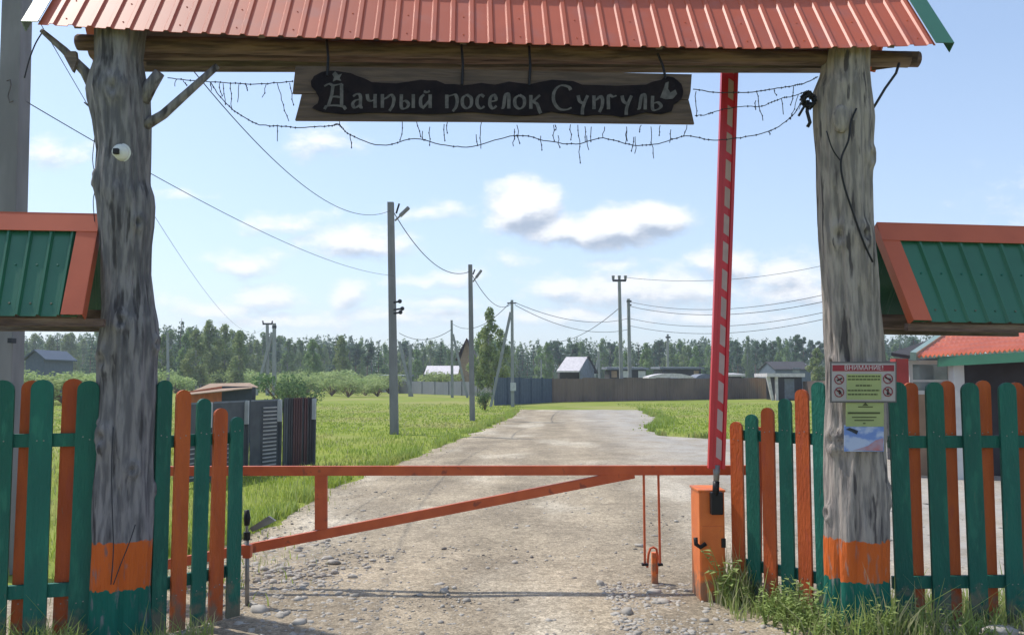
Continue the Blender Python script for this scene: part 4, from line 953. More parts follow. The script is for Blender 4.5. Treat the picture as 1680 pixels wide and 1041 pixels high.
wire(P(1016, 505, de_), P(905, 560, 110), .8, 0.0280, 'faint overhead wire falling left from the crossarm pole')

# ------------------------------------------------------------------ mid-ground fences and sheds
t = thing('panel_fence', (gx(430, 760, 16), 16, 0), 'low dark panel fence with louvred and maroon sections on the left', 'fence')
def FP(px, z):      # point on the fence line, left part nearer
    d = interp([300, 345, 406, 460, 516], [13.4, 14.2, 15.3, 16.2, 17.1], px)
    return Vector((gx(px, 700, d), d, z))
def panel(x0, x1, z0, z1, th=.02, off=0):
    a, b_ = FP(x0, 0), FP(x1, 0); n_ = Vector((b_.y - a.y, -(b_.x - a.x), 0)).normalized() * off
    return [a + n_ + Vector((0, 0, z0)), b_ + n_ + Vector((0, 0, z0)), b_ + n_ + Vector((0, 0, z1)), a + n_ + Vector((0, 0, z1))]
HF = 1.33
for (x0, x1) in ((302, 341), (349, 402), (410, 456)):
    mb = MB().prism(panel(x0, x1, .08, HF - .03), (0, .02, 0)); mb.build('panel', M['slate'], t)
    sl = MB(); z_ = .14
    while z_ < HF - .10:
        if x0 < 400: sl.prism(panel(x0 + 1, x1 - (18 if x0 > 340 else 3), z_, z_ + .018, off=.03), (0, .02, 0)) if (z_ < .6) else None
        z_ += .075
    z_ = .12
    while z_ < HF - .12:
        if x0 > 400: sl.prism(panel(429, 451, z_, z_ + .026, off=.035), (0, .02, 0))
        z_ += .07
    if sl.f: sl.build('slats', M['slat_pale'], t)
    MB().prism(panel(x0, x1, HF - .03, HF, off=.01), (0, .05, 0)).build('top_rail', M['house_grey'], t)
# corrugated coloured section
cols = [(464, 472, 'slate'), (472, 480, 'dark_sheet'), (480, 494, 'maroon'), (494, 498, 'dark_sheet'), (498, 503, 'maroon'), (503, 516, 'dark_sheet')]
for (x0, x1, m_) in cols:
    mb = MB(); x = x0
    while x < x1 - .01:
        mb.prism(panel(x, min(x + 2.6, x1), .03, HF + .02, off=.02), (0, .03, 0)); x += 4
    mb.prism(panel(x0, x1, .03, HF, off=0), (0, .02, 0)); mb.build('sheet', M[m_], t)
for x in (346, 406, 460, 516):
    a = FP(x, 0); w = .038
    MB().box(a.x - w, a.x + w, a.y - .10, a.y - .05, HF - .42, HF - .005).build('post_cap', M['post_pale'], t)
    MB().box(a.x - w * .8, a.x + w * .8, a.y - .05, a.y + .01, 0, HF - .01).build('post', M['slate'], t)
# shed behind it
t = thing('shed', (gx(370, 700, 21), 21, 0), 'small shed with orange end wall and navy side behind the panel fence', 'shed')
a, b_, c = P(296, 645, 19), P(364, 633, 22), P(419, 635, 23.5)
MB().prism([Vector((a.x, a.y, 0)), Vector((b_.x, b_.y, 0)), b_, Vector((a.x, a.y, b_.z - .12))], (0, .05, 0)).build('end_wall', M['shed_orange'], t)
MB().prism([Vector((b_.x, b_.y, 0)), Vector((c.x, c.y, 0)), Vector((c.x, c.y, b_.z - .02)), b_], (0, .05, 0)).build('side_wall', M['navy'], t)
MB().hexa([P(300, 649, 18.6), P(424, 636, 23.3), P(410, 629, 26), P(345, 630, 24), P(300, 647.5, 18.6), P(424, 634.5, 23.3), P(410, 627.5, 26), P(345, 628.5, 24)]).build('roof', M['house_tan'], t)
MB().box(b_.x + .7, b_.x + .78, b_.y - .03 + .3, b_.y + .3, 0, 1.5).build('post', M['slate'], t)

def corr_fence(name, label, xa, xb, da_, db_, ytopa, ytopb, m_, parts=1, step=.2, cat='fence', posts=None):
    A = Vector((gx(xa, 640, da_), da_, 0)); B = Vector((gx(xb, 640, db_), db_, 0)); za, zb = zat(ytopa, da_), zat(ytopb, db_)
    t = thing(name, (A + B) / 2, label, cat)
    L_ = (B - A).length; n = int(L_ / step)
    for k in range(parts):
        i0, i1 = int(n * k / parts), int(n * (k + 1) / parts); g_ = [[], []]
        dz = random.uniform(-.05, .05) if parts > 1 else 0
        for i in range(i0, i1 + 1):
            for e, o_ in ((0, 0), (.5, .03)):
                if i == i1 and e: continue
                tt = (i + e) / n; p = A.lerp(B, tt) + Vector((0, -o_, 0)); g_[0].append(p); g_[1].append(p + Vector((0, 0, za + (zb - za) * tt + dz)))
        MB().sheet(g_, (0, .01, 0)).build('panel', M[m_], t)
        p = A.lerp(B, i0 / n)
        if parts > 1: MB().box(p.x - .06, p.x + .06, p.y - .075, p.y - .032, 0, za).build('post', M[m_], t)
    return t
random.seed(3)
corr_fence('metal_fence', 'dark slate blue sheet metal fence at the end of the road', 812, 906, 56, 64, 618, 621, 'bluefence', 5, .25)
corr_fence('board_fence', 'long weathered brown fence beyond the far grass', 907, 1262, 64, 76, 620, 620, 'brownfence', 16, .25)
corr_fence('metal_fence', 'pale grey low fence behind the field on the left of the second lamp pole', 640, 811, 108, 84, 625, 626, 'greyfence', 8, .4)
corr_fence('board_fence', 'dark brown fence between white kiosk and right gateway post', 1318, 1420, 70, 60, 626, 622, 'brownfence', 4, .25)

def house(name, label, x0, x1, ytop, d, depth, mw, roof=None, yb=None, cat='house', flat=False, mroof=None, wins=(), over=.3, ridge_along='x', ridge_y=None):
    X0, X1 = gx(x0, 600, d), gx(x1, 600, d); H = zat(ytop, d)
    t = thing(name, ((X0 + X1) / 2, d, 0), label, cat)
    MB().box(X0, X1, d, d + depth, 0, H).build('wall', M[mw], t)
    if flat:
        MB().hexa([(X0 - over, d - over, H), (X1 + over, d - over, H), (X1 + over, d + depth + over, H + .1), (X0 - over, d + depth + over, H + .1),
                   (X0 - over, d - over, H + .22), (X1 + over, d - over, H + .22), (X1 + over, d + depth + over, H + .34), (X0 - over, d + depth + over, H + .34)]).build('roof', M[mroof], t)
    else:
        HR = zat(ridge_y, d + (depth / 2 if ridge_along == 'x' else 0))
        if ridge_along == 'x':
            ym = d + depth / 2; sl = [(d - over, H - .05), (ym, HR), (d + depth + over, H - .05)]
            mb = MB().prism([(X0 - over, a_, b_) for a_, b_ in sl] + [(X0 - over, a_, b_ + .12) for a_, b_ in sl[::-1]], (X1 - X0 + 2 * over, 0, 0)); mb.build('roof', M[mroof], t)
            MB().prism([(X0 + .01, d, H), (X0 + .01, ym, HR - .03), (X0 + .01, d + depth, H)], (X1 - X0 - .02, 0, 0)).build('gable', M[mw], t)
        else:
            xm = (X0 + X1) / 2; sl = [(X0 - over, H - .05), (xm, HR), (X1 + over, H - .05)]
            MB().prism([(a_, d - over, b_) for a_, b_ in sl] + [(a_, d - over, b_ + .12) for a_, b_ in sl[::-1]], (0, depth + 2 * over, 0)).build('roof', M[mroof], t)
            MB().prism([(X0, d + .01, H), (X1, d + .01, H), (xm, d + .01, HR - .03)], (0, depth - .02, 0)).build('gable', M[mw], t)
    for (wx0, wx1, wy0, wy1, m_) in wins:
        MB().box(gx(wx0, 600, d), gx(wx1, 600, d), d - .04, d + .02, max(0, zat(wy1, d)), zat(wy0, d)).build('window' if wy1 < 640 else 'door', M[m_], t)
    return t
# white-roofed house: one long slope towards the left-front
t = thing('house', (gx(940, 620, 90), 90, 0), 'small far house with steep white roof above the brown fence', 'house')
q0, q1, q2, q3 = P(913, 608, 88), P(950, 608, 88), P(964, 585, 92), P(929, 585, 92)
MB().prism([q0, q1, q2, q3], (0, 0, -.15)).build('roof', M['roof_white'], t)
MB().prism([P(918, 640, 90), P(950, 640, 90), P(950, 607, 90), P(918, 607, 90)], (0, 4, 0)).build('wall', M['house_dark'], t)
MB().prism([P(951, 640, 89), P(975, 640, 91), P(975, 606, 91), P(964, 586, 91), P(951, 606, 89)], (.3, 3.5, 0)).build('gable_wall', M['house_grey'], t)
MB().prism([P(964, 585, 91), P(966, 583, 91), P(982, 612, 91), P(978, 612, 91)], (0, 4, 0)).build('roof_edge', M['house_dark'], t)
house('shed', 'low far shed with flat grey roof behind the pair of poles', 1000, 1060, 606, 92, 5, 'house_dark', flat=True, mroof='house_grey', wins=((1003, 1012, 608, 619, 'house_tan'), (1020, 1032, 608, 619, 'house_white'), (1047, 1059, 608, 619, 'house_white')), cat='shed')
house('shed', 'long dark far shed with thin pale roof behind the slim distant pole', 1086, 1150, 605, 100, 6, 'house_dark', flat=True, mroof='house_grey', cat='shed', wins=((1138, 1146, 608, 620, 'house_tan'),))
# two pale tarpaulin covered humps behind the brown fence
def hump(label, x0, x1, yt, d, m_='roof_white'):
    X0, X1 = gx(x0, 600, d), gx(x1, 600, d); H = zat(yt, d); g_ = []
    for i in range(21):
        a = PI * i / 20; g_.append((((X0 + X1) / 2 - math.cos(a) * (X1 - X0) / 2), H * (1 - .16 * abs(math.cos(a)) ** 2.2) if 0 < i < 20 else 0))
    t = thing('greenhouse', ((X0 + X1) / 2, d, 0), label, 'greenhouse')
    MB().prism([(a, d, b_) for a, b_ in g_], (0, 4, 0)).build('cover', M[m_], t)
    MB().box((X0 + X1) / 2 - .6, (X0 + X1) / 2 + .6, d - .05, d, 0, H * .8).build('door', M['house_grey'], t)
hump('low pale domed cover above the brown fence below the slim pole', 1064, 1138, 612, 84)
hump('pale low roof above the brown fence just left of the red boom', 1142, 1172, 613, 86, 'house_grey')
house('shed', 'pale roofed far shed just right of the red boom', 1190, 1216, 617, 82, 4, 'house_dark', flat=True, mroof='roof_white', cat='shed')
house('cottage', 'low far cottage with white roof left of the far strutted pole', 700, 748, 614, 112, 7, 'house_dark', mroof='roof_white', ridge_y=601)
house('shed', 'small white walled far shed left of the nearest lamp pole', 627, 668, 618, 115, 5, 'house_white', flat=True, mroof='house_grey', cat='shed')
house('house', 'tall narrow maroon and tan house behind the second lamp pole', 755, 776, 590, 100, 6, 'house_tan', mroof='house_maroon', ridge_y=556, ridge_along='y', over=.5)
house('house', 'blue grey house with low gable seen under the left fence roof', 42, 72, 590, 75, 5, 'house_blue', mroof='house_blue', ridge_y=575, ridge_along='y', over=.25)
house('house', 'large blue grey far building behind the white kiosk', 1272, 1330, 606, 125, 8, 'house_blue', mroof='house_dark', ridge_y=594, over=.2, wins=((1300, 1312, 603, 611, 'glass'),))
# white kiosk
dk = 70
t = thing('kiosk', (gx(1288, 650, dk), dk, 0), 'white framed kiosk with grey door and dark-coloured shaded interior on the far grass', 'kiosk')
Xa, Xb = gx(1275, 640, dk), gx(1316, 640, dk); MB().box(Xa, Xb, dk, dk + 3, 0, zat(618, dk)).build('wall', M['dark_sheet'], t)  # solid block, coloured dark for the shade of the interior
MB().box(gx(1256, 640, dk), gx(1318, 640, dk), dk - .5, dk + 3.2, zat(618, dk) + .003, zat(612, dk)).build('roof', M['roof_white'], t)
q = MB(); q.hexa([(gx(1264, 640, dk), dk - .3, 0), (gx(1268, 640, dk), dk - .3, 0), (gx(1268, 640, dk), dk - .1, 0), (gx(1264, 640, dk), dk - .1, 0), (gx(1256, 640, dk), dk - .3, zat(618, dk)), (gx(1262, 640, dk), dk - .3, zat(618, dk)), (gx(1262, 640, dk), dk - .1, zat(618, dk)), (gx(1256, 640, dk), dk - .1, zat(618, dk))])
q.box(gx(1271, 640, dk), gx(1275, 640, dk), dk - .3, dk - .05, 0, zat(618, dk)).build('frame', M['roof_white'], t)
MB().box(gx(1287, 640, dk), gx(1303, 640, dk), dk - .06, dk - .003, .1, zat(621, dk)).build('door', M['house_grey'], t)

# right-hand building with orange tiled roof
d1 = 15.5
t = thing('guard_house', (gx(1620, 640, 17), 17, 0), 'orange tiled guard house with green fascia behind the right fence', 'building')
E0, E1 = P(1503, 584, 15.0), P(1740, 568, 13.2); R0, R1 = P(1556, 545, 17.6), P(1850, 520, 16.2)
g_ = []; n = 60
for r_ in range(0, 13):
    row = []
    for i in range(n * 2 + 1):
        p = E0.lerp(E1, i / (2 * n)).lerp(R0.lerp(R1, i / (2 * n)), r_ / 12); p.z += .022 * math.sin(i * PI / 2 * 1.0) + (.03 if r_ % 2 else 0); row.append(p)
    g_.append(row)
MB().sheet(g_, (0, 0, -.02)).build('roof', M['tile'], t)
MB().beam(P(1498, 584, 14.9), P(1556, 544, 17.6), .10, .14, (1, 0, 0)).build('verge_board', M['zinc'], t)
MB().prism([P(1462, 578, 15.2), P(1500, 584, 15.0), P(1556, 546, 17.6), P(1530, 556, 17.4)], (0, 0, -.06)).build('side_roof', M['house_dark'], t)
MB().prism([P(1540, 601, 14.72), P(1740, 590, 13.1), P(1740, 574, 13.1), P(1540, 585, 14.72)], (0, .05, 0)).build('fascia', M['green_metal'], t)
w0, w1 = Vector((gx(1583, 640, 15.0), 15.6, 0)), Vector((gx(1745, 640, 14.2), 14.4, 0))
MB().prism([w0, w1, w1 + Vector((0, 0, 2.1)), w0 + Vector((0, 0, 2.1))], (0, 2.6, 0)).build('wall', M['dark_sheet'], t)  # solid block coloured dark in place of the shaded opening under the eave
MB().box(gx(1566, 640, 14.6), gx(1583, 640, 14.6), 14.6, 14.78, 0, zat(597, 14.6)).build('column', M['house_white'], t)
MB().box(gx(1471, 640, 15), gx(1492, 640, 15), 15, 15.22, 0, zat(588, 15)).build('column', M['red_post'], t)
fr = MB(); X0, X1 = gx(1493, 640, 15.2), gx(1562, 640, 15.2); zt, zb = zat(591, 15.2), zat(640, 15.2)
fr.box(X0, X1, 15.2, 15.26, zt - .07, zt); fr.box(X0, X1, 15.2, 15.26, zb - .07, zb); fr.box(X0, X0 + .06, 15.2, 15.26, zb, zt - .07); fr.box(X1 - .06, X1, 15.2, 15.26, zb, zt - .07); fr.box(X0 + .06, X1 - .06, 15.2, 15.25, zt - .38, zt - .34)
wn = fr.build('window', M['house_white'], t); MB().box(X0 + .06, X1 - .06, 15.215, 15.235, zb, zt - .07).build('pane', M['glass'], wn)
MB().box(X0, X1, 15.2, 15.3, 0, zb - .07).build('wall', M['house_tan'], t)

# ------------------------------------------------------------------ vegetation
def leaf_cloud(n, centers, radii, size, seed, squash=1.0, weights=None, droop=0):
    r = np.random.default_rng(seed); centers = np.array(centers, float); radii = np.array(radii, float)
    if radii.ndim == 1: radii = np.stack([radii] * 3, 1)
    w = np.prod(radii, 1) ** (2 / 3.) if weights is None else np.array(weights); w = w / w.sum()
    ci = r.choice(len(centers), n, p=w); dirs = r.normal(size=(n, 3)); dirs /= np.linalg.norm(dirs, axis=1)[:, None]
    rad = r.uniform(.25, 1.05, n) ** .55
    pos = centers[ci] + dirs * radii[ci] * rad[:, None]
    nr = dirs * .7 + r.normal(size=(n, 3)) * .7 + np.array([0, 0, .4]); nr /= np.linalg.norm(nr, axis=1)[:, None]
    a = np.cross(nr, r.normal(size=(n, 3))); a /= np.linalg.norm(a, axis=1)[:, None]; b = np.cross(nr, a)
    s = size * r.uniform(.5, 1.25, n)[:, None]
    q = np.stack([pos - a * s, pos - b * s * .62 + nr * s * .15, pos + a * s, pos + b * s * .62 - nr * s * .1], 1).reshape(-1, 3)
    Fq = np.arange(n * 4).reshape(n, 4)
    return q, Fq
def tree_proto(kind, h, seed, name, dense_=1.0):
    r = random.Random(seed); root = thing(name, (0, 0, 0), 'tree', 'tree'); tm = MB(); cs = []; rs = []
    lean = (r.uniform(-.03, .03) * h, r.uniform(-.03, .03) * h)
    def at(t): return Vector((lean[0] * t * t, lean[1] * t * t, h * t))
    if kind in ('birch', 'aspen'):
        tm.tube([at(q) for q in (0, .2, .45, .7, .95)], [h * .014, h * .012, h * .009, h * .006, h * .002], 6)
        n = 26 if kind == 'birch' else 34
        for i in range(n):
            t = .16 + .82 * (i + .5) / n; a = r.uniform(0, 2 * PI); env = math.sin(min(1, (t - .08) / .9) * PI) ** .55 * (.155 if kind == 'birch' else .17) * h * (1 - .35 * t)
            q = r.uniform(.25, 1.0) * env; c = at(t) + Vector((q * math.cos(a), q * math.sin(a), r.uniform(-.01, .03) * h)); cs.append(tuple(c))
            rr = h * r.uniform(.045, .085) * (1.15 - .55 * t); rs.append((rr, rr, rr * 1.25))
            tm.tube([at(max(.1, t - .10)), c], [h * .004, h * .0012], 4)
        nl, sz = int(3600 * dense_), h * .017
    elif kind == 'pine':
        tm.tube([at(q) for q in (0, .3, .6, .95)], [h * .014, h * .012, h * .009, h * .003], 6)
        for i in range(17):
            t = .52 + .46 * (i + .5) / 17; a = r.uniform(0, 2 * PI); env = .14 * h * math.sin(PI * min(1, (t - .44) / .58)) ** .7; q = r.uniform(.3, 1) * env
            c = at(t) + Vector((q * math.cos(a), q * math.sin(a), 0)); cs.append(tuple(c)); rr = h * r.uniform(.030, .06); rs.append((rr * 1.25, rr * 1.25, rr * .8)); tm.tube([at(t - .03), c], [h * .004, h * .0015], 4)
        nl, sz = int(2400 * dense_), h * .018
    elif kind == 'spruce':
        tm.tube([at(q) for q in (0, .5, .98)], [h * .014, h * .009, h * .002], 6)
        for i in range(15):
            t = .06 + .92 * i / 15; R_ = .17 * h * (1 - t) ** .85 + .01 * h
            for k in range(6):
                a = r.uniform(0, 2 * PI); q = R_ * r.uniform(.45, .85); cs.append(tuple(at(t) + Vector((q * math.cos(a), q * math.sin(a), -q * .25)))); rs.append((R_ * .38, R_ * .38, h * .028))
        nl, sz = int(2300 * dense_), h * .015
    else:  # bush
        for i in range(14):
            a = r.uniform(0, 2 * PI); q = r.uniform(0, .55) * h; c = Vector((q * math.cos(a), q * math.sin(a), r.uniform(.25, .72) * h)); cs.append(tuple(c)); rr = h * r.uniform(.16, .28); rs.append((rr, rr, rr * .85))
            tm.tube([(0, 0, 0), c * .5 + Vector((0, 0, .05)), c], [h * .015, h * .01, h * .004], 4)
        nl, sz = int(1300 * dense_), h * .035
    V, Fq = leaf_cloud(nl, cs, rs, sz, seed)
    lm = {'birch': 'birch_leaf', 'aspen': 'aspen_leaf', 'pine': 'pine_leaf', 'spruce': 'spruce_leaf', 'willow': 'willow_leaf', 'bush': 'bush_leaf'}[kind]
    npmesh('crown', V, Fq, M[lm], parent=root)
    tm.build('trunk', M['bark_birch' if kind in ('birch', 'aspen') else 'bark_pine'], root)
    return root
PROTO = {}
for kind, nm, k in (('birch', 'birch_tree', 3), ('aspen', 'leafy_tree', 2), ('pine', 'pine_tree', 3), ('spruce', 'spruce_tree', 2), ('willow', 'willow_bush', 3), ('bush', 'leafy_bush', 2)):
    PROTO[kind] = [[tree_proto(kind, 10.0 if kind not in ('willow', 'bush') else 3.0, 100 + i * 7 + len(nm), nm), False] for i in range(k)]
trnd = random.Random(21)
def plant(kind, x, y, h, label, group=None, cat='tree', idx=None, wide=1.0):
    lst = PROTO[kind]; e = lst[trnd.randrange(len(lst)) if idx is None else idx]
    if not e[1]: o = e[0]; e[1] = True
    else:
        o = copy_tree(e[0]); 
        if 'group' in o: del o['group']
    s = h / (10.0 if kind not in ('willow', 'bush') else 3.0)
    o.location = (x, y, 0); o.scale = (s * wide, s * wide, s); o.rotation_euler = (0, 0, trnd.uniform(0, 2 * PI)); tag(o, label, cat, group)
    return o
def plant_px(kind, px, ytop, d, label, group=None, cat='tree', idx=None, wide=1.0):
    return plant(kind, gx(px, 600, d), d, zat(ytop, d), label, group, cat, idx, wide)
# single trees one can point at
plant_px('aspen', 800, 507, 74, 'tall dense green tree rising highest in the middle, behind the strutted road-end pole', idx=0, wide=.95)
plant_px('aspen', 822, 540, 82, 'shorter dense green tree at the right shoulder of the tallest middle tree', idx=1, wide=1.1)
plant_px('aspen', 786, 545, 84, 'shorter dense green tree at the left shoulder of the tallest middle tree', idx=1)
plant_px('aspen', 344, 527, 120, 'broad pale green tree nearest of the left clump', idx=0, wide=1.2)
plant_px('aspen', 368, 532, 122, 'broad pale green tree right of the nearest pale tree in the left clump', idx=1, wide=1.15)
plant_px('aspen', 322, 541, 112, 'pale green tree left of the nearest pale tree in the left clump', idx=1, wide=1.3)
plant_px('aspen', 392, 546, 116, 'pale green tree at right end of the left clump', idx=0, wide=1.2)
plant_px('aspen', 562, 552, 130, 'broad green tree left of the nearest lamp pole', idx=0, wide=1.2)
plant_px('birch', 515, 556, 125, 'tall birch midway between crossarm pole and nearest lamp pole', idx=0, wide=1.2)
plant_px('spruce', 293, 519, 135, 'dark pointed conifer highest of the left clump', idx=0)
plant_px('birch', 302, 545, 118, 'light green birch before the dark pointed conifer', idx=0, wide=1.1)
plant_px('birch', 264, 548, 112, 'grey green birch just right of the left gateway post', idx=1, wide=1.2)
plant_px('pine', 465, 546, 160, 'bushy topped pine right of the distant crossarm pole', idx=0) if False else None
plant_px('bush', 472, 596, 42, 'dark green bushy sapling above the panel fence', cat='bush', idx=0, wide=1.0)
plant_px('bush', 487, 612, 40, 'lower dark green sapling beside the bushy sapling above the panel fence', cat='bush', idx=1)
plant_px('bush', 796, 634, 47, 'dark low bush at foot of the road-end strut', cat='bush', idx=0, wide=.9)
plant_px('spruce', 722, 556, 150, 'dark conifer left of the far strutted pole', idx=1)
plant_px('aspen', 1340, 572, 105, 'dark rounded tree beside the right gateway post', idx=0, wide=1.5)
def region(px):
    for lim, txt in ((38, 'beyond the left edge of view'), (165, 'seen under the left fence roof'), (275, 'behind the left gateway post'), (345, 'seen right of the left gateway post'), (438, 'in the left clump before the crossarm pole'), (545, 'right of the distant crossarm pole'), (647, 'left of the nearest lamp pole'),
                     (772, 'between the two lamp poles'), (842, 'around the tallest middle tree'), (925, 'above the blue fence'), (1016, 'behind the white roofed house'), (1096, 'right of the pole pair'), (1180, 'left of the red boom'),
                     (1270, 'right of the red boom'), (1350, 'behind the white kiosk'), (1460, 'behind the right gateway post'), (9999, 'behind the guard house')):
        if px < lim: return txt
# front rows of the wood
GRP = {'birch': ('birches along the front edge of the far wood', 'slender light green birch at far wood edge'),
       'pine': ('pines along the front edge of the far wood', 'dark bare trunked pine at far wood edge'),
       'spruce': ('spruces along the front edge of the far wood', 'dark pointed spruce at far wood edge'),
       'aspen': ('leafy trees along the front edge of the far wood', 'rounded green tree at far wood edge')}
TX = [-60, 40, 160, 260, 330, 400, 470, 560, 640, 760, 850, 950, 1050, 1150, 1215, 1290, 1350, 1450, 1700]
TY = [555, 552, 548, 535, 540, 548, 555, 552, 560, 562, 562, 558, 562, 556, 552, 548, 556, 552, 550]
x = -60.0
while x < 1500:
    d = trnd.uniform(150, 215); top = interp(TX, TY, x) + trnd.uniform(-5, 16)
    if 1200 < x < 1360: kind = trnd.choice(['pine', 'pine', 'pine', 'birch']); top = trnd.uniform(547, 566); wd = .8
    elif x < 420: kind = trnd.choice(['birch', 'birch', 'aspen', 'spruce']); wd = 1.1
    else: kind = trnd.choice(['birch', 'birch', 'pine', 'spruce', 'aspen', 'birch']); wd = 1.1
    plant_px(kind, x, top, d, GRP[kind][1] + ' ' + region(x), GRP[kind][0] + ' ' + region(x), wide=wd)
    x += trnd.uniform(7, 13) if not (1200 < x < 1360) else trnd.uniform(9, 15)
# willow scrub in front of the wood
x = -30.0
while x < 760:
    if 640 < x < 700: x += 30; continue
    d = trnd.uniform(95, 140); plant_px('willow', x, trnd.uniform(596, 611), d, 'pale willow bush in the scrub ' + region(x), 'pale willow bushes ' + region(x), 'bush', wide=trnd.uniform(1.1, 1.7)); x += trnd.uniform(11, 19)
for k, (x, yt) in enumerate(((22, 604), (50, 600), (80, 606), (108, 598), (136, 603), (160, 599))):
    plant_px('willow', x, yt, 58 + 3 * (k % 3), 'pale shrub of the low row before the blue grey house', 'pale shrubs in a row before the blue grey house', 'bush', wide=1.5)
for (x, yt, d) in ((545, 612, 88), (572, 616, 82), (600, 612, 90), (620, 618, 85), (505, 610, 95)):
    plant_px('willow', x, yt, d, 'low willow bush nearest the field ' + region(x), 'nearest low willow bushes ' + region(x), 'bush', wide=1.5)
for lst in PROTO.values():
    for e in lst:
        if not e[1]:
            for ch in list(e[0].children): bpy.data.objects.remove(ch)
            bpy.data.objects.remove(e[0])
# the wood behind, one mass
cs = []; rs = []; r = np.random.default_rng(4)
for i in range(950):
    px = r.uniform(-120, 1760); d = r.uniform(215, 300); yt = interp(TX, TY, px) + r.uniform(-4, 8) + (8 if 1200 < px < 1360 else 0)
    H = zat(yt, d); X = gx(px, 600, d); w = H * r.uniform(.10, .17); k = 7; con = r.random() < .5
    for j in range(k):
        f = (j + .5) / k; ww_ = w * ((1 - f) ** .7 + .12 if con else math.sin(PI * min(1, f * .9 + .12)) ** .6)
        cs.append((X + r.normal() * w * .25, d + r.normal() * w * .3, H * f)); rs.append((ww_, ww_, H / k * .75))
V, Fq = leaf_cloud(300000, cs, rs, .42, 9)
M['wood_leaf'] = mat('far_wood_leaf', (.15, .21, .11), (.095, .145, .085), rough=.8, scale=.06, trans=.4, spec=.1, col3=(.23, .29, .15), s3=.045, lo3=.5, hi3=.62)
tag(npmesh('far_wood', V, Fq, M['wood_leaf']), 'continuous dark mass of distant mixed wood along the horizon', 'wood', kind='stuff')

# grass
def blades(name, label, xy, h, wdt, mats, seed, bend=.5, parts=3, mi_p=(.7, .3)):
    r = np.random.default_rng(seed); n = len(xy); h = h * np.exp(r.normal(0, .28, n)); a = r.uniform(0, 2 * PI, n); dx, dy = np.cos(a), np.sin(a)
    bn = r.uniform(.1, 1, n) * bend * h; ba = r.uniform(0, 2 * PI, n); bx, by = np.cos(ba) * bn, np.sin(ba) * bn; w = wdt * r.uniform(.6, 1.3, n) / 2
    def lay(f, k): 
        cx = xy[:, 0] + bx * f ** 2; cy = xy[:, 1] + by * f ** 2; cz = h * (f - .18 * bend * f ** 3)
        return np.stack([cx - dx * w * k, cy - dy * w * k, cz], 1), np.stack([cx + dx * w * k, cy + dy * w * k, cz], 1)
    L0, R0_ = lay(0, 1); L1, R1_ = lay(.5, .85); L2, R2_ = lay(1, .12)
    V = np.stack([L0, R0_, L1, R1_, L2, R2_], 1).reshape(-1, 3); b = np.arange(n)[:, None] * 6
    Fq = np.concatenate([b + np.array([[0, 1, 3, 2]]), b + np.array([[2, 3, 5, 4]])], 0)
    mi = (r.random(n) > mi_p[0]).astype(int); mi = np.concatenate([mi, mi])
    return tag(npmesh(name, V, Fq, mats, mi=mi), label, 'grass', kind='stuff')
def edgel(y): return np.interp(y, LY, LX)
def edger(y): return np.interp(y, RY, RX)
r = np.random.default_rng(12)
# left field: density falls with distance, blades widen
n = 90000; y_ = 7.2 * (60 / 7.2) ** (r.random(n) ** .75); x_ = r.uniform(-1, 1, n) * .66 * y_
keep = (x_ < edgel(y_) + .15 * r.normal(size=n) - .02) | (x_ > edger(y_) + .1 + .3 * r.normal(size=n)); keep &= (x_ > -y_ * .64)
clump = np.array([nz3(a * .7, b * .7, 0) for a, b in zip(x_, y_)]); keep &= (clump > -.45)
xy = np.stack([x_, y_], 1)[keep]; dist = xy[:, 1]
for (lo, hi, hh_, ww_, nm) in ((7, 14, .11, .011, 'near'), (14, 28, .085, .022, 'mid'), (28, 61, .06, .05, 'far')):
    k = (dist >= lo) & (dist < hi)
    if k.sum(): blades('field_grass', {'near': 'bright green grass at the left road edge just behind the gate', 'mid': 'green field grass around the nearest lamp pole', 'far': 'far green grass on both sides of the road end'}[nm], xy[k], hh_, ww_, [M['blade'], M['straw']], 30 + lo, mi_p=(.88, .12))
# verge tufts on the left road edge
n = 9000; y_ = 8 + 38 * r.random(n) ** 1.5; x_ = edgel(y_) - np.abs(r.normal(size=n)) * .25 - .02
ty = np.array([nz3(a * 1.1, 4, b * 1.1) for a, b in zip(x_, y_)]); k = ty > -.1
blades('verge_grass', 'taller tufted grass along the left edge of the road', np.stack([x_, y_], 1)[k], .15, .02, [M['blade'], M['blade_fg']], 77, mi_p=(.6, .4))
n = 5000; y_ = 22.5 + 25 * r.random(n) ** 1.3; x_ = edger(y_) + np.abs(r.normal(size=n)) * .35 - .1
ty = np.array([nz3(a * .9, 9, b * .9) for a, b in zip(x_, y_)]); k = ty > -.05
blades('verge_grass', 'tufted grass along the right edge of the far road', np.stack([x_, y_], 1)[k], .16, .04, [M['blade'], M['blade_fg']], 78, mi_p=(.6, .4))
# foreground right: tall weeds and grass by the post and fence
def fgpts(n, polyx, y0, y1, seed, thr=-.2):
    r = np.random.default_rng(seed); y = r.uniform(y0, y1, n); x = r.uniform(polyx[0], polyx[1], n)
    c = np.array([nz3(a * 2.2, b * 2.2, seed) for a, b in zip(x, y)]); return np.stack([x, y], 1)[c > thr]
pts = fgpts(2600, (1.9, 4.1), 5.35, 6.35, 3, -.15); front = 5.45 + .55 * np.clip((2.35 - pts[:, 0]) / .5, 0, 1)
pts = pts[pts[:, 1] > front]
blades('tall_grass', 'tall green grass in front of the right fence and post', pts, .15, .012, [M['blade_fg'], M['straw']], 41, bend=.7, mi_p=(.82, .18))
r = np.random.default_rng(8); n = 260; pts = np.stack([r.normal(2.38, .22, n), r.normal(5.62, .09, n)], 1)
blades('grass_clump', 'tallest grass clump reaching up the orange band of the right post', pts, .28, .010, [M['blade_fg'], M['straw']], 42, bend=.7, mi_p=(.6, .4))
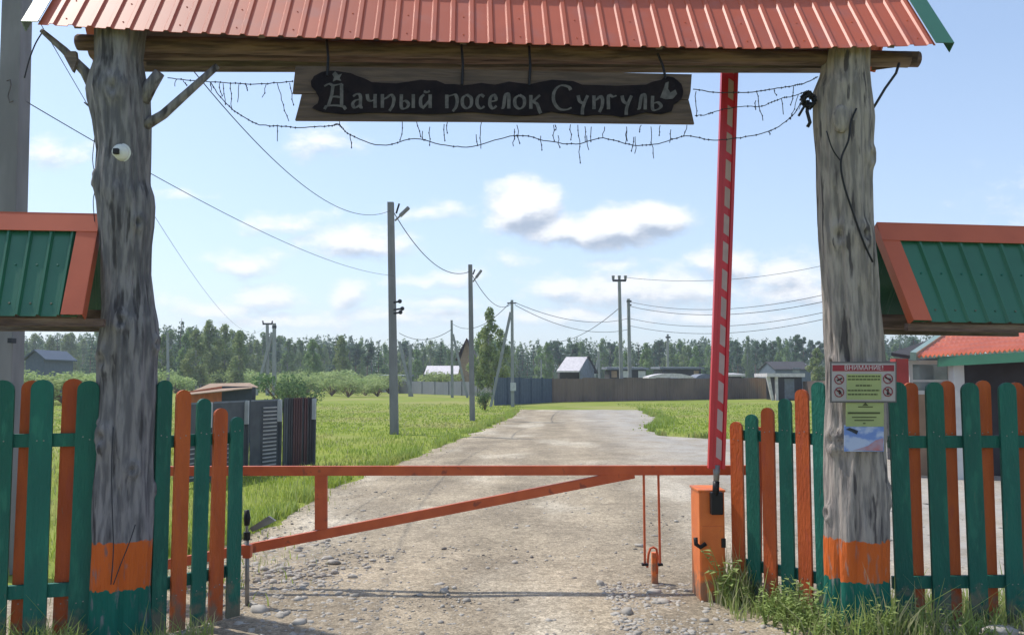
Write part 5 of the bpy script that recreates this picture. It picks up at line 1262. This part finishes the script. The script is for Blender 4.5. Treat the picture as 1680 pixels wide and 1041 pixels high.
r = np.random.default_rng(9); n = 260; pts = np.stack([r.normal(1.68, .07, n), r.normal(6.55, .05, n)], 1)
blades('grass_clump', 'grass clump growing between the orange housing and the right picket wing', pts, .26, .011, [M['blade_fg'], M['straw']], 43, bend=.4, mi_p=(.6, .4))
pts = fgpts(2600, (-3.6, -1.95), 5.2, 5.75, 6, 0.0)
blades('tall_grass', 'shaded grass at the foot of the left fence and post', pts, .16, .010, [M['blade_fg'], M['straw']], 44, bend=.6, mi_p=(.85, .15))
r = np.random.default_rng(10); n = 1500; pts = np.stack([r.uniform(1.55, 4.4, n), r.uniform(6.1, 6.7, n)], 1)
blades('tall_grass', 'grass growing right behind the right picket wing and fence', pts, .17, .011, [M['blade_fg'], M['straw']], 45, bend=.6)
r = np.random.default_rng(14); n = 1100; pts = np.stack([-3.0 + r.normal(size=n) * .5, 7.5 + r.normal(size=n) * .7], 1); pts = pts[(pts[:, 1] > 6.3)]
blades('sparse_grass', 'sparse grass among stones behind the left picket wing', pts, .09, .009, [M['blade'], M['straw']], 46, bend=.6)
# leafy weeds
wr_ = random.Random(5)
def weed(x, y, h, label, group, m_='weed'):
    t = thing('leafy_weed', (x, y, 0), label, 'weed', group); st = MB(); vs = []; lf = MB()
    for k in range(wr_.randint(4, 7)):
        a = wr_.uniform(0, 2 * PI); sp = wr_.uniform(.15, .5) * h; hh_ = h * wr_.uniform(.6, 1); tip = Vector((x + sp * math.cos(a), y + sp * math.sin(a), hh_)); mid = Vector((x + sp * .3 * math.cos(a), y + sp * .3 * math.sin(a), hh_ * .6))
        st.tube([(x, y, 0), mid, tip], [.004, .003, .0015], 4)
        for j in range(9):
            q = .25 + .75 * j / 9; b0 = Vector((x, y, 0)).lerp(mid, q / .6) if q < .6 else mid.lerp(tip, (q - .6) / .4)
            an = wr_.uniform(0, 2 * PI); L_ = h * wr_.uniform(.10, .19); dv = Vector((math.cos(an), math.sin(an), wr_.uniform(-.2, .5))).normalized(); sdv = dv.cross(Vector((0, 0, 1))).normalized() * L_ * .28
            lf.add([b0, b0 + dv * L_ * .5 + sdv, b0 + dv * L_ + Vector((0, 0, -.2 * L_)), b0 + dv * L_ * .5 - sdv], [(0, 1, 2, 3)])
    st.build('stems', M['blade_fg'], t); lf.build('leaves', M[m_], t); return t
for (px, d, h) in ((1222, 6.45, .2), (1255, 6.02, .2), (1300, 5.72, .18), (1335, 5.55, .2), (1355, 5.6, .22), (1385, 5.52, .24), (1312, 5.9, .3), (1278, 6.1, .28), (1262, 6.15, .30), (1285, 6.05, .26), (1304, 6.0, .34), (1328, 5.95, .36), (1345, 5.85, .28), (1240, 6.3, .24), (1318, 5.8, .22), (1290, 5.85, .18), (1226, 6.38, .18), (1345, 5.7, .24), (1368, 5.68, .26), (1270, 5.95, .17)):
    nb_ = min(wr, key=lambda q: abs(q[0] - px)); wi = ('sixth', 'fifth', 'fourth', 'third', 'second', 'first')[wr.index(nb_)]
    lb = 'leafy weed %s %s picket of the right wing counted from the post' % ('close before' if d > 5.85 else 'farther in front of', wi)
    if px > 1352: lb = 'leafy weed before the left edge of the right post'
    weed(gx(px, 980, d), d, h, lb, 'leafy weeds at the foot of the right picket wing')
for (px, d, h, wh) in ((1480, 5.7, .30, 'first green picket right of the post'), (1505, 5.75, .26, 'first orange picket right of the post'), (1535, 5.6, .28, 'second green picket right of the post'), (1562, 5.7, .30, 'second orange picket right of the post'), (1590, 5.62, .22, 'third green picket right of the post'), (1625, 5.55, .2, 'third orange picket right of the post'), (1450, 5.6, .34, 'right edge of the right post'), (1420, 5.5, .28, 'middle of the right post')):
    weed(gx(px, 980, d), d, h, 'leafy green weed before the ' + wh, 'leafy weeds before the tall right fence')
weed(gx(1188, 950, 6.5), 6.5, .50, 'tall thin weed growing against the front of the orange housing', None)
for (px, d, h) in ((20, 5.38, .2), (62, 5.36, .16), (120, 5.36, .2)):
    weed(gx(px, 1030, d), d, h, 'small leafy weed at the foot of the tall left fence', 'leafy weeds at the foot of the tall left fence')

# stones
def stones(name, label, xy, size, m_, seed):
    r = np.random.default_rng(seed); n = len(xy); t_ = (1 + 5 ** .5) / 2
    ico = np.array([(-1, t_, 0), (1, t_, 0), (-1, -t_, 0), (1, -t_, 0), (0, -1, t_), (0, 1, t_), (0, -1, -t_), (0, 1, -t_), (t_, 0, -1), (t_, 0, 1), (-t_, 0, -1), (-t_, 0, 1)]) / 1.9
    fc = np.array([(0, 11, 5), (0, 5, 1), (0, 1, 7), (0, 7, 10), (0, 10, 11), (1, 5, 9), (5, 11, 4), (11, 10, 2), (10, 7, 6), (7, 1, 8), (3, 9, 4), (3, 4, 2), (3, 2, 6), (3, 6, 8), (3, 8, 9), (4, 9, 5), (2, 4, 11), (6, 2, 10), (8, 6, 7), (9, 8, 1)])
    s = size * np.exp(r.normal(0, .45, n)); sc = np.stack([s * r.uniform(.7, 1.4, n), s * r.uniform(.6, 1.2, n), s * r.uniform(.35, .7, n)], 1)
    v = ico[None] * (1 + r.uniform(-.38, .30, (n, 12, 1))) * sc[:, None, :]; a = r.uniform(0, 2 * PI, n); ca, sa = np.cos(a)[:, None], np.sin(a)[:, None]
    vx = v[:, :, 0] * ca - v[:, :, 1] * sa; vy = v[:, :, 0] * sa + v[:, :, 1] * ca
    V = np.stack([vx + xy[:, 0:1], vy + xy[:, 1:2], v[:, :, 2] + .012 + sc[:, 2:3] * .35], 2).reshape(-1, 3)
    Fq = (fc[None] + np.arange(n)[:, None, None] * 12).reshape(-1, 3)
    return tag(npmesh(name, V, Fq, m_), label, 'stones', kind='stuff')
r = np.random.default_rng(17)
n = 1300; y_ = 7.6 + r.normal(size=n) * .9; x_ = -2.05 + r.normal(size=n) * .42 - (y_ - 7.6) * .1; k = (y_ > 5.6)
stones('gravel', 'pale loose stones heaped along the left road edge', np.stack([x_, y_], 1)[k], .017, M['stone'], 1)
n = 1100; y_ = r.uniform(5.3, 7.4, n); x_ = r.normal(-1.8, .55, n)
stones('gravel', 'pale loose stones around the thin grey latch post', np.stack([x_, y_], 1), .013, M['stone'], 2)
n = 3200; y_ = 5.3 * (22 / 5.3) ** (r.random(n)); x_ = r.uniform(-.45, .62, n) * y_; k = x_ > edgel(y_)
stones('gravel', 'small pale pebbles scattered over the road', np.stack([x_, y_], 1)[k], .011, M['stone'], 3)
n = 1800; y_ = 5.3 * (16 / 5.3) ** (r.random(n)); x_ = r.uniform(-.45, .62, n) * y_; k = x_ > edgel(y_)
n2_ = 9000; y2 = 5.3 * (15 / 5.3) ** (r.random(n2_)); x2 = r.uniform(-.45, .5, n2_) * y2; k2 = x2 > edgel(y2)
stones('gravel', 'fine pale grit strewn over the near road', np.stack([x2, y2], 1)[k2], .0055, M['stone'], 6)
stones('gravel', 'small dark pebbles scattered over the road', np.stack([x_, y_], 1)[k], .009, M['stone_dark'], 4)
n = 1300; y_ = r.uniform(5.3, 7.2, n); x_ = .62 + np.abs(r.normal(0, .6, n)) + .1
stones('gravel', 'loose stones along the right side below the orange housing', np.stack([x_, y_], 1), .014, M['stone'], 5)
# two larger stones
for (px, py, s, lab) in ((1640, 1012, .09, 'flat pale slab of rubble at foot of the right fence'), (118, 1033, .07, 'pale rounded stone in grass at foot of the left fence')):
    c = G(px, py); c.y = max(5.35, min(c.y, 5.8)); c.x = gx(px, 1000, c.y)
    q = MB().sphere((c.x, c.y, .03), s, 10, (1.4, .8, .5)); 
    for i, v in enumerate(q.v): q.v[i] = v + Vector((nz3(v.x * 20, v.y * 20, v.z * 20), nz3(v.y * 20, 3, v.x * 20), 0)) * .02
    tag(q.build('rubble_stone', M['stone'], None, loc=(c.x, c.y, 0)), lab, 'stone')

# ------------------------------------------------------------------ haze
hz = MB().box(-420, 420, -30, 420, -1.0, 32).build('haze', None or bpy.data.materials.new('haze_air')); tag(hz, kind='stuff')
hm = hz.data.materials[0]; hm.use_nodes = True; t = hm.node_tree; t.nodes.clear()
pv = N(t, 'ShaderNodeVolumePrincipled'); pv.inputs['Color'].default_value = (.80, .88, 1.0, 1); pv.inputs['Density'].default_value = .0007; pv.inputs['Anisotropy'].default_value = .2
t.links.new(pv.outputs[0], N(t, 'ShaderNodeOutputMaterial').inputs['Volume'])
